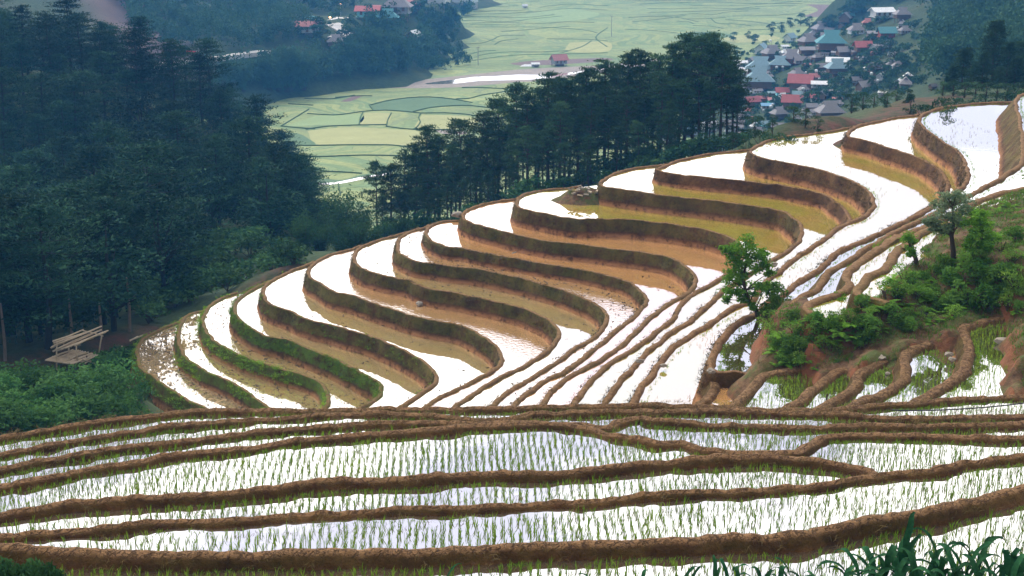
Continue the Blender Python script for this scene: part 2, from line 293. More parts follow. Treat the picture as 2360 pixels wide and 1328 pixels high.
def chain():                              # level of each terrace from the height of its wall as measured in the photograph
    pr = [(cA, 560, 1112, 1215), (cA, 800, 1022, 1125), (cA, 1100, 940, 1070), (cA, 1400, 835, 965), (cA, 1700, 722, 845), (cA, 1900, 580, 695), (cB, 600, 640, 740), (cB, 800, 560, 640), (cB, 1000, 450, 550), (cB, 1200, 305, 415), (cB, 1400, 175, 285), (cC, 600, 655, 760), (cC, 900, 540, 685), (cC, 1500, 425, 545), (cC, 1800, 360, 505)]
    for c, x, yc, yf in pr:
        z = zK[-1]; px = c[0] + x / c[2]; f = onz(px, c[1] + yf / c[2], z); d0 = math.hypot(f[0], f[1])
        r = ray(px, c[1] + yc / c[2]); h = math.hypot(r[0], r[1]); t = (d0 - .3 * z) / (h - .3 * r[2]); zK.append(t * r[2] - .22)
chain()
zK += [zK[15] + 1.7, zK[15] + 2.5, zK[15] + 3.2]
zR = zK
Fg = {}
Fg[0] = (-13.0, crop(cE, [(0, 1175), (200, 1180), (400, 1180), (600, 1190), (800, 1195), (1100, 1195), (1400, 1190)]) + crop(cF, [(0, 960), (300, 945), (600, 940), (900, 935), (1200, 918), (1500, 905), (1800, 895)]) + crop(cG, [(0, 890), (300, 875), (600, 865), (900, 860), (1040, 850), (1150, 815), (1300, 790), (1450, 750), (1600, 725), (1750, 705), (1900, 680), (2100, 635), (2250, 590), (2360, 565)]))
Fg[1] = (-13.75, crop(cE, [(0, 1105), (200, 1095), (400, 1085), (560, 1075), (720, 1055), (900, 1045), (1100, 1040), (1300, 1025), (1500, 1015)]) + crop(cF, [(0, 740), (300, 715), (600, 700), (900, 690), (1200, 675), (1500, 655), (1800, 645)]) + crop(cG, [(0, 625), (200, 610), (500, 590), (700, 575), (850, 560), (980, 556), (1060, 556), (1150, 540), (1300, 515), (1500, 495), (1700, 475), (1850, 460), (1950, 430), (2100, 405), (2250, 385), (2360, 378)]))
Fg[2] = (-14.6, crop(cE, [(0, 1000), (200, 975), (400, 950), (600, 935), (800, 920), (1000, 905), (1200, 890), (1400, 870)]) + crop(cF, [(0, 540), (300, 518), (600, 513), (900, 490), (1200, 475), (1500, 468), (1800, 440), (2000, 425)]) + crop(cG, [(0, 425), (300, 405), (600, 385), (800, 378), (1000, 390), (1200, 415), (1350, 445), (1450, 480), (1530, 515), (1700, 560)]))
Fg[3] = (-15.4, crop(cE, [(0, 870), (150, 845), (300, 815), (450, 785), (600, 765), (800, 735), (1000, 705), (1200, 680), (1450, 650)]) + crop(cF, [(0, 285), (200, 265), (400, 245), (600, 235), (800, 220), (1000, 200), (1150, 190), (1400, 185), (1600, 192), (1750, 210), (1900, 245), (2050, 270), (2150, 295)]) + crop(cG, [(240, 292), (330, 300), (420, 330), (550, 345), (750, 352), (900, 355), (980, 348), (1040, 310), (1100, 270), (1160, 252), (1300, 248), (1500, 250), (1800, 255), (2100, 258), (2360, 260)]))
Fg[4] = (-16.0, crop(cE, [(0, 790), (300, 735), (600, 680), (900, 650), (1200, 612), (1500, 590)]) + crop(cF, [(0, 198), (300, 185), (600, 172), (900, 174), (1100, 182), (1300, 178), (1500, 183), (1700, 190), (1820, 196), (1880, 170), (1950, 150), (2050, 142)]) + crop(cG, [(100, 156), (200, 165), (400, 180), (700, 190), (1000, 200), (1300, 200), (1700, 195), (2000, 186), (2360, 180)]))
Fg[5] = (-16.6, crop(cE, [(0, 715), (200, 680), (400, 640), (600, 610), (800, 580), (950, 572), (1100, 558), (1300, 542), (1500, 532)]) + crop(cF, [(0, 128), (300, 120), (600, 120), (800, 130), (950, 145), (1100, 160), (1200, 163), (1280, 150), (1350, 128), (1500, 118), (1700, 112)]) + crop(cG, [(0, 105), (500, 105), (1000, 118), (1300, 130), (1600, 145), (2000, 140), (2360, 130)]))
Fg[6] = (-17.2, crop(cE, [(0, 640), (300, 590), (700, 535), (1000, 510), (1300, 501)]) + crop(cF, [(0, 100), (400, 95), (800, 90), (1200, 88), (1600, 80), (2000, 76)]) + crop(cG, [(100, 74), (600, 84), (1000, 97), (1300, 92), (1500, 75), (1800, 50), (2100, 28), (2360, 15)]))
Rt = {}
Rt[0] = (zK[15] - .5, crop(S2, [(480, 868), (420, 890), (405, 930), (440, 1000), (430, 1080), (380, 1160), (300, 1250), (240, 1310)]))
Rt[1] = (-19.4, crop(S2, [(1700, 800), (1550, 812), (1400, 840), (1200, 855), (1060, 880), (1000, 930), (960, 1000), (880, 1100), (800, 1160), (700, 1250), (640, 1310)]))
Rt[2] = (-18.9, crop(S2, [(2050, 830), (1900, 850), (1830, 890), (1720, 990), (1600, 1080), (1480, 1190), (1330, 1285), (1260, 1330)]))
Rt[3] = (-18.45, crop(S3, [(420, 720), (330, 755), (240, 795), (130, 860), (85, 920), (60, 1020), (0, 1110), (-180, 1195), (-380, 1290), (-450, 1330)]))
Rt[4] = (-18.0, crop(S3, [(1200, 480), (1100, 492), (1000, 510), (850, 560), (745, 610), (703, 680), (692, 780), (650, 900), (560, 1000), (400, 1100), (200, 1200), (0, 1290), (-80, 1340)]))
Rt[5] = (-17.5, crop(S3, [(1850, 215), (1700, 230), (1550, 262), (1410, 300), (1350, 350), (1375, 430), (1405, 560), (1412, 720), (1350, 860), (1200, 980), (1000, 1090), (800, 1190), (600, 1250), (380, 1300), (250, 1330)]))
Rt[6] = (-16.2, crop(S4, [(2300, 790), (2125, 820), (1960, 885), (2060, 950), (2110, 1000), (2090, 1060), (1960, 1115), (1900, 1140), (2000, 1180), (2125, 1230), (2300, 1290)]))
# ---------------------------------------------------------------- terraces: a slab of ground per level, with its wall, its bund and its sheet of water
SLABS = []                                 # (key, z, contour plan pts, polygon)
def densify(px, z, step=.35, ext=(0, 0)):
    P = np.array([onz(a, b, z)[:2] for a, b in px])
    if ext[0]: d = (P[0] - P[1]) / np.linalg.norm(P[0] - P[1]); P = np.vstack([P[0] + d * k for k in np.arange(ext[0], 0, -1.5)] + [P])
    if ext[1]: d = (P[-1] - P[-2]) / np.linalg.norm(P[-1] - P[-2]); P = np.vstack([P] + [P[-1] + d * k for k in np.arange(1.5, ext[1] + .1, 1.5)])
    return catmull(P, step)
def normals(C, side):
    T = np.gradient(C, axis=0); 
    for _ in range(2): T[1:-1] = (T[:-2] + T[1:-1] * 2 + T[2:]) / 4
    T /= np.linalg.norm(T, axis=1)[:, None] + 1e-9
    return np.stack([T[:, 1], -T[:, 0]], 1) * side    # pointing uphill (into the slab)
def bank(name, C, z, side, prof, mat, moss=0, gaps=(), amp=.07, lowband=.27, wscale=1.0, mossfn=None):
    """C: plan line of the crest; prof: list of (offset into slab, height above water, top, wall fraction 0..1 from crest down or None)"""
    n = normals(C, side); V = []; at = {'top': [], 'low': [], 'moss': []}; m = len(prof)
    for i, (c, nn) in enumerate(zip(C, n)):
        g = 1.0
        for gx, gy, gw in gaps:
            dd = math.hypot(c[0] - gx, c[1] - gy); g = min(g, max(0.0, min(1.0, (dd - gw * .4) / gw)))
        wv = fbm(c[0], c[1], z, .35, 3) * .13 + fbm(c[0], c[1], z, 2.2, 2) * .05; wh = fbm(c[0] + 7, c[1], z, .8, 3) * .05 + fbm(c[0], c[1] + 9, z, 3.5, 2) * .03
        for (of, hh, tp, wl) in prof:
            if hh > -.02: h = hh * (.18 + .82 * g) + wh * (hh > .05)
            else: h = hh
            q = noise.noise_vector(Vector((c[0] * 1.6, c[1] * 1.6, (z + h) * 1.6)))
            q2 = noise.noise_vector(Vector((c[0] * 5, c[1] * 5, (z + h) * 5)))
            a = amp if hh > -8 else 0
            o = of * wscale + wv * (1 if hh > -.1 or wl is not None else .3)
            V.append((c[0] + nn[0] * o + (q.x + q2.x * .35) * a, c[1] + nn[1] * o + (q.y + q2.y * .35) * a, z + h + (q.z + q2.z * .6) * a * (.6 if tp else 1)))
            at['top'].append(tp); at['low'].append(0 if wl is None else max(0., min(1., (wl - 1 + lowband) / .10)) * (wl <= 1.3))
            mm = moss if mossfn is None else mossfn(c[0], c[1])
            at['moss'].append(mm * (.35 if tp > .5 else 1) * (1 if wl is None or wl < .62 else .15))
    F = []
    for i in range(len(C) - 1):
        for j in range(m - 1):
            a = i * m + j; f = (a, a + 1, a + m + 1, a + m); F.append(f if side > 0 else f[::-1])
    me = tri_mesh(name, V, F, True)
    for k, v in at.items(): attr(me, k, v)
    return link(name, me, mat)
def sheet(name, poly, z, mat):
    t = tessellate_polygon([[Vector((p[0], p[1], 0)) for p in poly]])
    V = [(p[0], p[1], z) for p in poly]; F = [f if (np.cross(np.array(poly[f[1]]) - poly[f[0]], np.array(poly[f[2]]) - poly[f[0]]) > 0) else f[::-1] for f in t]
    return link(name, tri_mesh(name, V, F), mat)
def inpoly(P, poly):
    P = np.atleast_2d(P); x, y = P[:, 0], P[:, 1]; r = np.zeros(len(P), bool); Q = np.asarray(poly); j = len(Q) - 1
    for i in range(len(Q)):
        c = ((Q[i, 1] > y) != (Q[j, 1] > y)) & (x < (Q[j, 0] - Q[i, 0]) * (y - Q[i, 1]) / (Q[j, 1] - Q[i, 1] + 1e-12) + Q[i, 0]); r ^= c; j = i
    return r
def wall_prof(H, bat, w=.24, hb=.15, inner=.10):
    p = [(w / 2 + inner + .1, -.4, 0, None), (w / 2 + inner, -.03, 0, None), (w / 2, hb - .04, .8, None), (w / 4, hb, 1, None), (-w / 4, hb, 1, None), (-w / 2, hb - .01, 1, 0.0), (-w / 2 - .025, hb - .05, 0, .0), (-w / 2 - .05, hb - .13, 0, .05)]
    for k in range(1, 11):
        f = k / 9; p.append((-w / 2 - .05 - bat * H * f, hb - .06 - (H + .12) * f, 0, f if k < 10 else 1.1))
    p.append((-w / 2 - bat * H * 1.6 - .3, -H - 2.5, 0, 1.4))
    return p
waterK = {0: 'w_silt', 1: 'w_green', 2: 'w_green', 3: 'w_green', 4: 'w_green', 5: 'w_mudrip', 6: 'w_green', 7: 'w_mudrip', 8: 'w_mud', 9: 'w_mud', 10: 'w_olive', 11: 'w_olive', 12: 'w_olive', 13: 'w_olive', 14: 'w_olive', 15: 'w_foreG', 16: 'w_foreG', 17: 'w_olive', 18: 'w_olive'}
ANCH = [(70, 150), (75, 60), (60, 44)]
CK = {i: densify(K[i], zK[i] + .18, .35, (0, 9 if i < 14 else 0)) for i in K}
K_moss = {0: .8, 1: .9, 2: 1.0, 3: 1.1, 4: .45, 5: .45, 6: .4, 7: .4, 8: .4, 9: .4, 10: .35, 11: .3, 12: .1, 13: .15, 14: .1, 15: .15, 16: .3, 17: .3, 18: .5}
for i in sorted(K):
    C = CK[i]; H = zK[i] - zK[i - 1] if i else 1.6
    if i > 15: H = 2.0 if i == 16 else .8
    back = []
    if i < 15:
        for j in range(i + 1, 16):
            s = CK[j][0]; back.append((s[0], s[1] + 1.2 + .25 * (j - i)))
        poly = [tuple(p) for p in C] + [(C[-1][0] + 3, 40.0), (60, 40), (75, 60), (75, 125)] + back[::-1]
    elif i == 15: poly = [tuple(p) for p in C] + [tuple(onz(1800, 800, zK[15])[:2]), tuple(onz(1900, 760, zK[15])[:2]), (75, 60), (75, 125)]
    else:
        cl = {16: [(1836, 708), (1862, 705), (1990, 690), (2100, 640), (2200, 585), (2420, 560)], 17: [(1915, 736), (1935, 733), (1945, 722), (2000, 680), (2100, 640), (2200, 585), (2420, 560)],
              18: [(2032, 684), (2050, 678), (2064, 655), (2076, 643), (2092, 632), (2116, 612), (2128, 602), (2190, 590), (2300, 560), (2420, 530)]}[i]
        poly = [tuple(p) for p in C] + [tuple(onz(a, b, zK[i])[:2]) for a, b in cl] + [(75, 90), (75, 120)]
    prof = wall_prof(H, .3 if i != 16 else .75, .24 if i < 17 else .34)
    bank('terrace_bank', C, zK[i], -1, prof, M['soil'], K_moss[i])
    sheet('paddy_water', poly, zK[i], M[waterK[i]])
    SLABS.append((('K', i), zK[i], C, poly))
for i in sorted(Rt):
    z, px = Rt[i]; C = densify(px, z + .18, .25, (0, 4))
    if i == 6: poly = [tuple(p) for p in C] + [(40, 60), (42, 75)]
    else: poly = [tuple(p) for p in C] + [(34, 42), (50, 50), (50, 70), (C[0][0] + 4, C[0][1] + 4)]
    bank('terrace_bank', C, z, -1, wall_prof(.55 if i else .8, .5, .34, .18, .10), M['soil_near'], .25)
    sheet('paddy_water', poly, z, M['w_foreG' if i else 'w_mud'])
    SLABS.append((('R', i), z, C, poly))
gapsF = {1: [(*onz(1460 + 1035 / 2.622, 900 + 556 / 2.622, -13.45)[:2], .32)], 3: [(*onz(1540, 1014, -15.1)[:2], .4)], 4: [(*onz(484, 984, -15.9)[:2], .45)]}
for i in sorted(Fg):
    z, px = Fg[i]; q = [px[0]]
    for a in px[1:]:
        if a[0] > q[-1][0] + 14: q.append(a)
    px = q; hb = {0: .30, 1: .15, 2: .23}.get(i, .16); C = densify(px, z + hb, .10, (16, 16)); w = {0: .24, 1: .16, 2: .22}.get(i, .24)
    prof = [(w + .32, -.35, 0, None), (w + .13, -.02, 0, .62), (w + .09, hb * .35, 0, .5), (w + .05, hb * .7, .1, .4), (w, hb - .04, .8, None), (w * .66, hb, 1, None), (w * .33, hb, 1, None), (0, hb - .03, .9, None),
            (-.08, hb * .5, 0, None), (-.2, -.3, 0, None), (-.5, -1.2, 0, None), (-1.5 if i < 6 else -3.5, -3.0 if i < 6 else -6.0, 0, None)]
    if i == 6: prof += [(-9, -12, 0, None)]
    poly = [tuple(p) for p in C] + [(24, 18), (18, 12), (-18, 12), (-24, 18)]
    bank('terrace_bank', C, z, 1, prof, M['soil_near'], .15, gapsF.get(i, ()), .06, .3)
    sheet('paddy_water', poly, z, M['w_fore'])
    SLABS.append((('F', i), z, C, poly))
print('zK', [round(z, 2) for z in zK])
# ---------------------------------------------------------------- hills and valley: heights interpolated through surveyed points (pixel, distance)
ZV = -84.0
ctl = []
def c3(px, py, d, dz=0): p = atd(px, py, d); ctl.append((p[0], p[1], p[2] + dz))
for i in range(0, 16, 1):                                   # under the terraces
    for p in CK[i][::26]: ctl.append((p[0], p[1], zK[i] - 3.6))
for p in CK[17][::30]: ctl.append((p[0], p[1], zK[17] - 5))
for x, y, z in [(-26, 46, -24), (-12, 46, -24), (0, 47, -24), (14, 46, -24), (26, 45, -24), (40, 50, -22), (-60, 40, -28), (60, 40, -20), (-45, 20, -22), (60, 15, -18),
                (-40, 62, -33), (-15, 62, -32), (5, 60, -31), (60, 70, -24), (75, 100, -22), (90, 140, -30), (0, 75, -38)]: ctl.append((x, y, z))
for x in range(-24, 28, 6):
    for y, z in [(28, -15), (25.5, -14.6), (24.2, -13.7), (22.8, -12.8), (21, -11.8), (18, -10.7), (12, -9.2)]: ctl.append((x, y, z))
for a in [(330, 915, 101), (250, 868, 101), (180, 872, 99), (100, 885, 97), (0, 915, 93), (-150, 940, 90), (0, 1010, 80), (150, 1010, 85), (300, 975, 92), (180, 905, 109), (0, 950, 104), (290, 880, 108), (-150, 970, 100)]: c3(*a)
for a in [(640, 622, 128), (560, 655, 126), (400, 725, 124), (250, 800, 120), (0, 850, 118), (-200, 880, 112), (700, 600, 128)]: c3(*a)      # red track below the forest
for a in [(620, 560, 160), (520, 600, 155), (430, 640, 150), (640, 520, 185), (420, 560, 180), (250, 720, 150), (0, 770, 150), (-200, 780, 150), (100, 560, 200), (-200, 560, 200), (250, 500, 210), (480, 500, 205)]: c3(*a)
for a in [(-250, 165, 300), (0, 165, 300), (170, 175, 300), (330, 205, 295), (450, 268, 288), (560, 335, 278), (640, 420, 265), (705, 505, 250)]: c3(*a)
for a in [(-250, 240, 360), (0, 240, 370), (170, 260, 370), (330, 310, 350), (450, 370, 345), (560, 440, 335), (650, 500, 310), (745, 570, 275)]: c3(*a)
for a in [(640, 655, 135), (700, 640, 140), (800, 600, 140), (900, 570, 145), (1000, 545, 145), (1100, 505, 145), (1200, 485, 145), (1300, 450, 148), (1400, 425, 148), (1500, 408, 148), (1600, 378, 145), (1700, 352, 142), (760, 620, 165), (900, 580, 165), (1050, 535, 165), (1200, 480, 168), (1350, 435, 168), (1500, 405, 168), (1650, 365, 162)]: c3(*a)
for a in [(760, 590, 200), (850, 575, 190), (900, 562, 185), (1000, 525, 190), (1100, 492, 192), (1200, 462, 193), (1300, 432, 192), (1400, 406, 190), (1500, 388, 187), (1600, 362, 183), (1700, 338, 178), (1750, 330, 170)]: c3(*a)
for a in [(760, 590, 240), (850, 585, 225), (900, 580, 225), (1000, 560, 228), (1100, 530, 228), (1200, 505, 228), (1300, 480, 228), (1400, 450, 226), (1500, 430, 224), (1600, 410, 222), (1700, 390, 215), (1800, 370, 210)]: c3(*a)
for a in [(1740, 325, 135), (1850, 305, 132), (1950, 286, 140), (2050, 248, 160), (2150, 215, 180), (2250, 222, 195), (2360, 215, 195), (2500, 200, 195), (2200, 285, 130), (2360, 275, 130), (2500, 260, 130), (1950, 305, 125), (2100, 285, 128), (2200, 250, 155), (2360, 245, 155)]: c3(*a)
for a in [(1900, 335, 230), (2000, 305, 250), (2150, 270, 270), (2360, 245, 265), (2500, 240, 265)]: c3(*a)
# village ground, rising to the right
for a in [(1560, 460, 330), (1700, 400, 370), (1700, 330, 445), (1700, 260, 505), (1700, 200, 570), (1760, 150, 620), (1850, 330, 395), (1850, 270, 450), (1850, 200, 520), (1850, 120, 590), (1950, 280, 400), (1950, 200, 480), (1950, 120, 550), (2000, 50, 620), (2080, 40, 610), (2080, 120, 520), (2080, 210, 410), (2130, 150, 440),
          (2220, 150, 380), (2360, 120, 350), (2500, 100, 340), (2200, 60, 480), (2360, 20, 440), (2550, 0, 420), (2200, -20, 620), (2360, -60, 600), (2600, -120, 600), (1930, -10, 800), (2100, -60, 820), (2300, -160, 900)]: c3(*a)
# valley floor kept a little under the flat fields
for a in [(620, 470, 380), (720, 440, 395), (860, 470, 350), (1000, 470, 350), (1200, 440, 350), (1400, 430, 350), (760, 300, 480), (1000, 300, 480), (1300, 300, 480), (1500, 300, 480), (640, 250, 540), (800, 215, 575), (1100, 200, 590), (1400, 200, 590), (1600, 200, 590), (1620, 130, 680), (1750, 100, 730), (1000, 120, 720), (1400, 120, 700), (1100, 60, 850), (1500, 50, 850), (1800, 40, 850), (1150, 0, 1050), (1500, 0, 1050), (1850, -10, 1080), (1500, -60, 1400), (1100, -70, 1400), (1900, -70, 1500), (500, 330, 440), (600, 360, 420), (300, 420, 420), (1010, 100, 745), (1010, 140, 660), (1060, 60, 830), (1250, 150, 650), (1600, 160, 640), (1680, 110, 720), (1600, 60, 840), (1850, 20, 900), (1880, 60, 830), (1700, 20, 930), (1640, 190, 600), (1200, 30, 920), (1080, 150, 650), (1050, 172, 615), (1150, 150, 650), (1300, 120, 690), (1350, 160, 640), (1045, 110, 700), (1200, 90, 740), (1300, 60, 830), (1120, 100, 720), (1220, 120, 690), (1450, 180, 610), (680, 215, 565), (900, 205, 580)]:
    p = atd(a[0], a[1], a[2]); ctl.append((p[0], p[1], ZV - 4))
for a in [(1060, 90, 760), (1100, 50, 850), (1160, 60, 830), (1130, 80, 770), (1220, 50, 860), (1300, 90, 760), (1700, 60, 820), (1640, 90, 760), (1500, 110, 720)]: p = atd(*a); ctl.append((p[0], p[1], ZV - 12))
for px in (1045, 1085, 1130, 1180, 1240):
    for d in (600, 660, 720, 780, 850, 930):
        if px > 1060 or d < 680: p = atd(px, 100, d); ctl.append((p[0], p[1], ZV - 7))
for a in [(1900, 20, 900), (1920, 50, 840), (1880, 50, 780), (1850, 70, 760), (1940, 0, 980), (1800, 60, 760)]: p = atd(*a); ctl.append((p[0], p[1], ZV - 9))
# far hill on the left, its bench with the road and the first houses
for a in [(420, 215, 520), (560, 225, 530), (700, 205, 570), (850, 185, 590), (950, 178, 600)]:
    p = atd(a[0], a[1], a[2]); ctl.append((p[0], p[1], ZV + .5))
for a in [(300, 160, 540), (430, 138, 560), (520, 131, 570), (605, 124, 590), (700, 95, 620), (790, 75, 640), (860, 60, 660), (960, 40, 700), (1050, 12, 780), (960, 98, 670), (880, 120, 640), (1030, 40, 730),
          (430, 90, 610), (300, 60, 620), (520, 60, 660), (650, 40, 720), (800, 0, 790), (430, 0, 720), (560, -40, 800), (300, -40, 680), (0, -40, 620), (700, -80, 900), (900, -60, 950), (1050, -60, 1050), (100, 60, 560), (-200, 40, 560)]: c3(*a)
ctl = np.array(ctl)
def rbf_fit(P, Z, eps=3.0, reg=.4):
    D = np.sqrt(((P[:, None] - P[None]) ** 2).sum(2) + eps ** 2); n = len(P)
    A = np.zeros((n + 3, n + 3)); A[:n, :n] = D - np.eye(n) * reg; A[:n, n] = 1; A[:n, n + 1:] = P; A[n, :n] = 1; A[n + 1:, :n] = P.T
    return P, np.linalg.solve(A, np.concatenate([Z, [0, 0, 0]])), eps
def rbf_eval(fit, Q):
    P, wts, eps = fit; Q = np.atleast_2d(Q); o = np.empty(len(Q))
    for s in range(0, len(Q), 4000):
        q = Q[s:s + 4000]; D = np.sqrt(((q[:, None] - P[None]) ** 2).sum(2) + eps ** 2)
        o[s:s + 4000] = D @ wts[:len(P)] + wts[len(P)] + q @ wts[len(P) + 1:]
    return o
TF = rbf_fit(ctl[:, :2], ctl[:, 2])
def T(x, y): return rbf_eval(TF, np.array([[x, y]]))[0]
na, nd = 260, 250
aa = np.radians(np.linspace(-33, 33, na)); dd = np.geomspace(9, 1900, nd)
AA, DD = np.meshgrid(aa, dd); GX, GY = (DD * np.sin(AA)).ravel(), (DD * np.cos(AA)).ravel()
GZ = rbf_eval(TF, np.stack([GX, GY], 1))
rs = np.random.RandomState(3)
GZ += np.array([fbm(x, y, 0, .06, 4) * (0.5 if d < 60 else 1.0) * min(1.2, d / 150) for x, y, d in zip(GX, GY, DD.ravel())])
def grid_faces(nr, nc):
    i = np.arange(nr - 1)[:, None] * nc + np.arange(nc - 1)[None]; i = i.ravel(); return np.stack([i, i + 1, i + nc + 1, i + nc], 1)
m, t, o = mat_new('hillside_ground')
f = noise_fac(t, .035, 6, .65); f2 = noise_fac(t, .6, 5, .7)
c = ramp(t, f, [(.3, (.035, .060, .028)), (.55, (.055, .085, .035)), (.8, (.10, .075, .045))]); c = mixc(t, .7, c, ramp(t, f2, [(.3, .45), (.7, 1.4)]), 'MULTIPLY')
red = math_(t, 'MULTIPLY', attr_fac(t, 'red'), ramp(t, f2, [(.38, .15), (.6, 1)])); c = mixc(t, red, c, mixc(t, f2, (.07, .035, .028), (.16, .075, .055)))
scar = attr_fac(t, 'scar'); c = mixc(t, scar, c, mixc(t, f, (.08, .06, .065), (.22, .155, .13)))
principled(t, o, c, .95, bump(t, f2, .8, .4), .15); M['hill'] = m
me = tri_mesh('hillside', np.stack([GX, GY, GZ], 1), grid_faces(nd, na), True)
def near_line(X, Y, pts, wid):            # soft mask around a polyline in plan
    r = np.zeros(len(X)); P = np.array(pts)
    for a, b in zip(P[:-1], P[1:]):
        ab = b - a; L = (ab ** 2).sum(); tt = np.clip(((X - a[0]) * ab[0] + (Y - a[1]) * ab[1]) / L, 0, 1)
        dd_ = np.hypot(X - a[0] - tt * ab[0], Y - a[1] - tt * ab[1]); r = np.maximum(r, np.clip(1.6 - dd_ / wid, 0, 1))
    return r
track = [tuple(atd(*a)[:2]) for a in [(720, 592, 128), (640, 625, 128), (560, 657, 126), (400, 728, 124), (250, 802, 120), (0, 852, 118), (-200, 880, 112)]]
red = near_line(GX, GY, track, 1.6)
for q in [[(1900, 300, 135), (2000, 268, 142), (2080, 242, 152), (2165, 205, 166)], [(1950, 296, 128), (2060, 268, 134), (2160, 240, 142)]]:
    red = np.maximum(red, near_line(GX, GY, [tuple(atd(*a)[:2]) for a in q], 3.2))
def hit(px, py, d0=60, d1=1500):
    r = ray(px, py); h = math.hypot(r[0], r[1]); ds = np.geomspace(d0, d1, 260); P = r[None] * (ds / h)[:, None]
    g = rbf_eval(TF, P[:, :2]); g = np.maximum(g, ZV); k = np.where(P[:, 2] < g)[0]
    if len(k) == 0 or k[0] == 0: return P[-1] if len(k) == 0 else P[0]
    i = k[0]; a = (P[i - 1, 2] - g[i - 1]); b = (g[i] - P[i, 2]); f_ = a / (a + b + 1e-9); p = P[i - 1] * (1 - f_) + P[i] * f_; return p
scarl = [tuple(hit(x, y, 400)[:2]) for x, y in [(255, -30), (280, 20), (310, 60), (345, 100), (370, 135)]]
scr = near_line(GX, GY, scarl, 15.0)
attr(me, 'red', red); attr(me, 'scar', scr)
tag(link('hillside', me, M['hill']), kind='structure')
# valley fields
m, t, o = mat_new('valley_rice_fields')
g = N(t, 'ShaderNodeNewGeometry'); mpn = N(t, 'ShaderNodeMapping'); mpn.inputs['Scale'].default_value = (.014, .030, 1)
dn = N(t, 'ShaderNodeTexNoise'); dn.inputs['Scale'].default_value = .012; dn.inputs['Detail'].default_value = 2; t.links.new(g.outputs['Position'], dn.inputs['Vector'])
sv = N(t, 'ShaderNodeVectorMath', operation='SCALE'); t.links.new(dn.outputs['Color'], sv.inputs[0]); sv.inputs['Scale'].default_value = 90
av = N(t, 'ShaderNodeVectorMath', operation='ADD'); t.links.new(g.outputs['Position'], av.inputs[0]); t.links.new(sv.outputs[0], av.inputs[1]); t.links.new(av.outputs[0], mpn.inputs[0])
v1 = N(t, 'ShaderNodeTexVoronoi'); v1.inputs['Scale'].default_value = 1; t.links.new(mpn.outputs[0], v1.inputs['Vector'])
sx = N(t, 'ShaderNodeSeparateColor'); t.links.new(v1.outputs['Color'], sx.inputs[0])
c = ramp(t, sx.outputs[0], [(0, (.20, .29, .14)), (.35, (.27, .34, .15)), (.7, (.34, .38, .16)), (1, (.25, .31, .16))])
c = mixc(t, .5, c, ramp(t, noise_fac(t, .03, 5), [(.3, .72), (.7, 1.25)]), 'MULTIPLY'); c = mixc(t, .35, c, ramp(t, noise_fac(t, .5, 4), [(.3, .6), (.7, 1.3)]), 'MULTIPLY')
v2 = N(t, 'ShaderNodeTexVoronoi', feature='DISTANCE_TO_EDGE'); v2.inputs['Scale'].default_value = 1; t.links.new(mpn.outputs[0], v2.inputs['Vector'])
c = mixc(t, ramp(t, v2.outputs[0], [(0, .45), (.008, .45), (.014, 0)]), c, (.06, .10, .04))
principled(t, o, c, .9, None, .1); M['fields'] = m
nx, ny = 60, 70; X, Y = np.meshgrid(np.linspace(-900, 900, nx), np.linspace(240, 1900, ny))
tag(link('valley_field', tri_mesh('valley_field', np.stack([X.ravel(), Y.ravel(), np.full(X.size, ZV)], 1), grid_faces(ny, nx)), M['fields']), kind='structure')
cH = (600, 0, 2.95); cR = (1560, 0, 2.95)
def strip(name, px, width, mat, z=ZV, h=.35, kind='structure', crown=True):
    P = catmull([onz(a, b, z)[:2] for a, b in px], 4.0); n = normals(P, 1); V = []; F = []
    for i, (p, q) in enumerate(zip(P, n)):
        wv = width * (1 + .35 * fbm(p[0], p[1], 0, .05, 2))
        V += [(p[0] - q[0] * wv, p[1] - q[1] * wv, z), (p[0] - q[0] * wv * .5, p[1] - q[1] * wv * .5, z + h), (p[0] + q[0] * wv * .5, p[1] + q[1] * wv * .5, z + h), (p[0] + q[0] * wv, p[1] + q[1] * wv, z)]
    for i in range(len(P) - 1):
        for j in range(3): a = i * 4 + j; F.append((a, a + 1, a + 5, a + 4))
    return tag(link(name, tri_mesh(name, V, F), mat), kind=kind)
M['field_bank'] = plain('grassy_field_bank', (.10, .16, .08), .95, .4, .3, .1)
lines = [[(320, 775), (500, 785), (600, 775), (700, 760), (850, 752), (1000, 762), (1100, 772), (1250, 770), (1400, 780), (1480, 795)], [(140, 860), (240, 870), (370, 880)], [(310, 882), (450, 862), (600, 855), (670, 853), (855, 850)],
         [(855, 862), (950, 875), (1080, 885), (1200, 885), (1300, 885)], [(700, 762), (680, 800), (672, 850)], [(890, 770), (865, 820), (858, 855)], [(1090, 775), (1075, 800), (1088, 830), (1060, 870), (1040, 880)],
         [(745, 718), (850, 690), (1000, 668), (1150, 662), (1300, 675), (1440, 700)], [(740, 715), (770, 755)], [(1040, 762), (1150, 735), (1300, 722), (1440, 722), (1590, 740)], [(1330, 675), (1420, 672), (1500, 650), (1600, 635), (1690, 620)],
         [(1370, 598), (1500, 598), (1690, 608)], [(230, 992), (380, 992), (600, 988), (800, 988), (900, 990), (1010, 1003)], [(280, 1072), (500, 1065), (700, 1058), (950, 1062)], [(290, 1088), (340, 1120), (420, 1165), (550, 1172), (690, 1182)],
         [(190, 708), (360, 718)], [(300, 672), (470, 675), (540, 668), (640, 650)], [(330, 745), (240, 800), (140, 860)], [(510, 665), (640, 655), (760, 655)], [(530, 1250), (545, 1328)]]
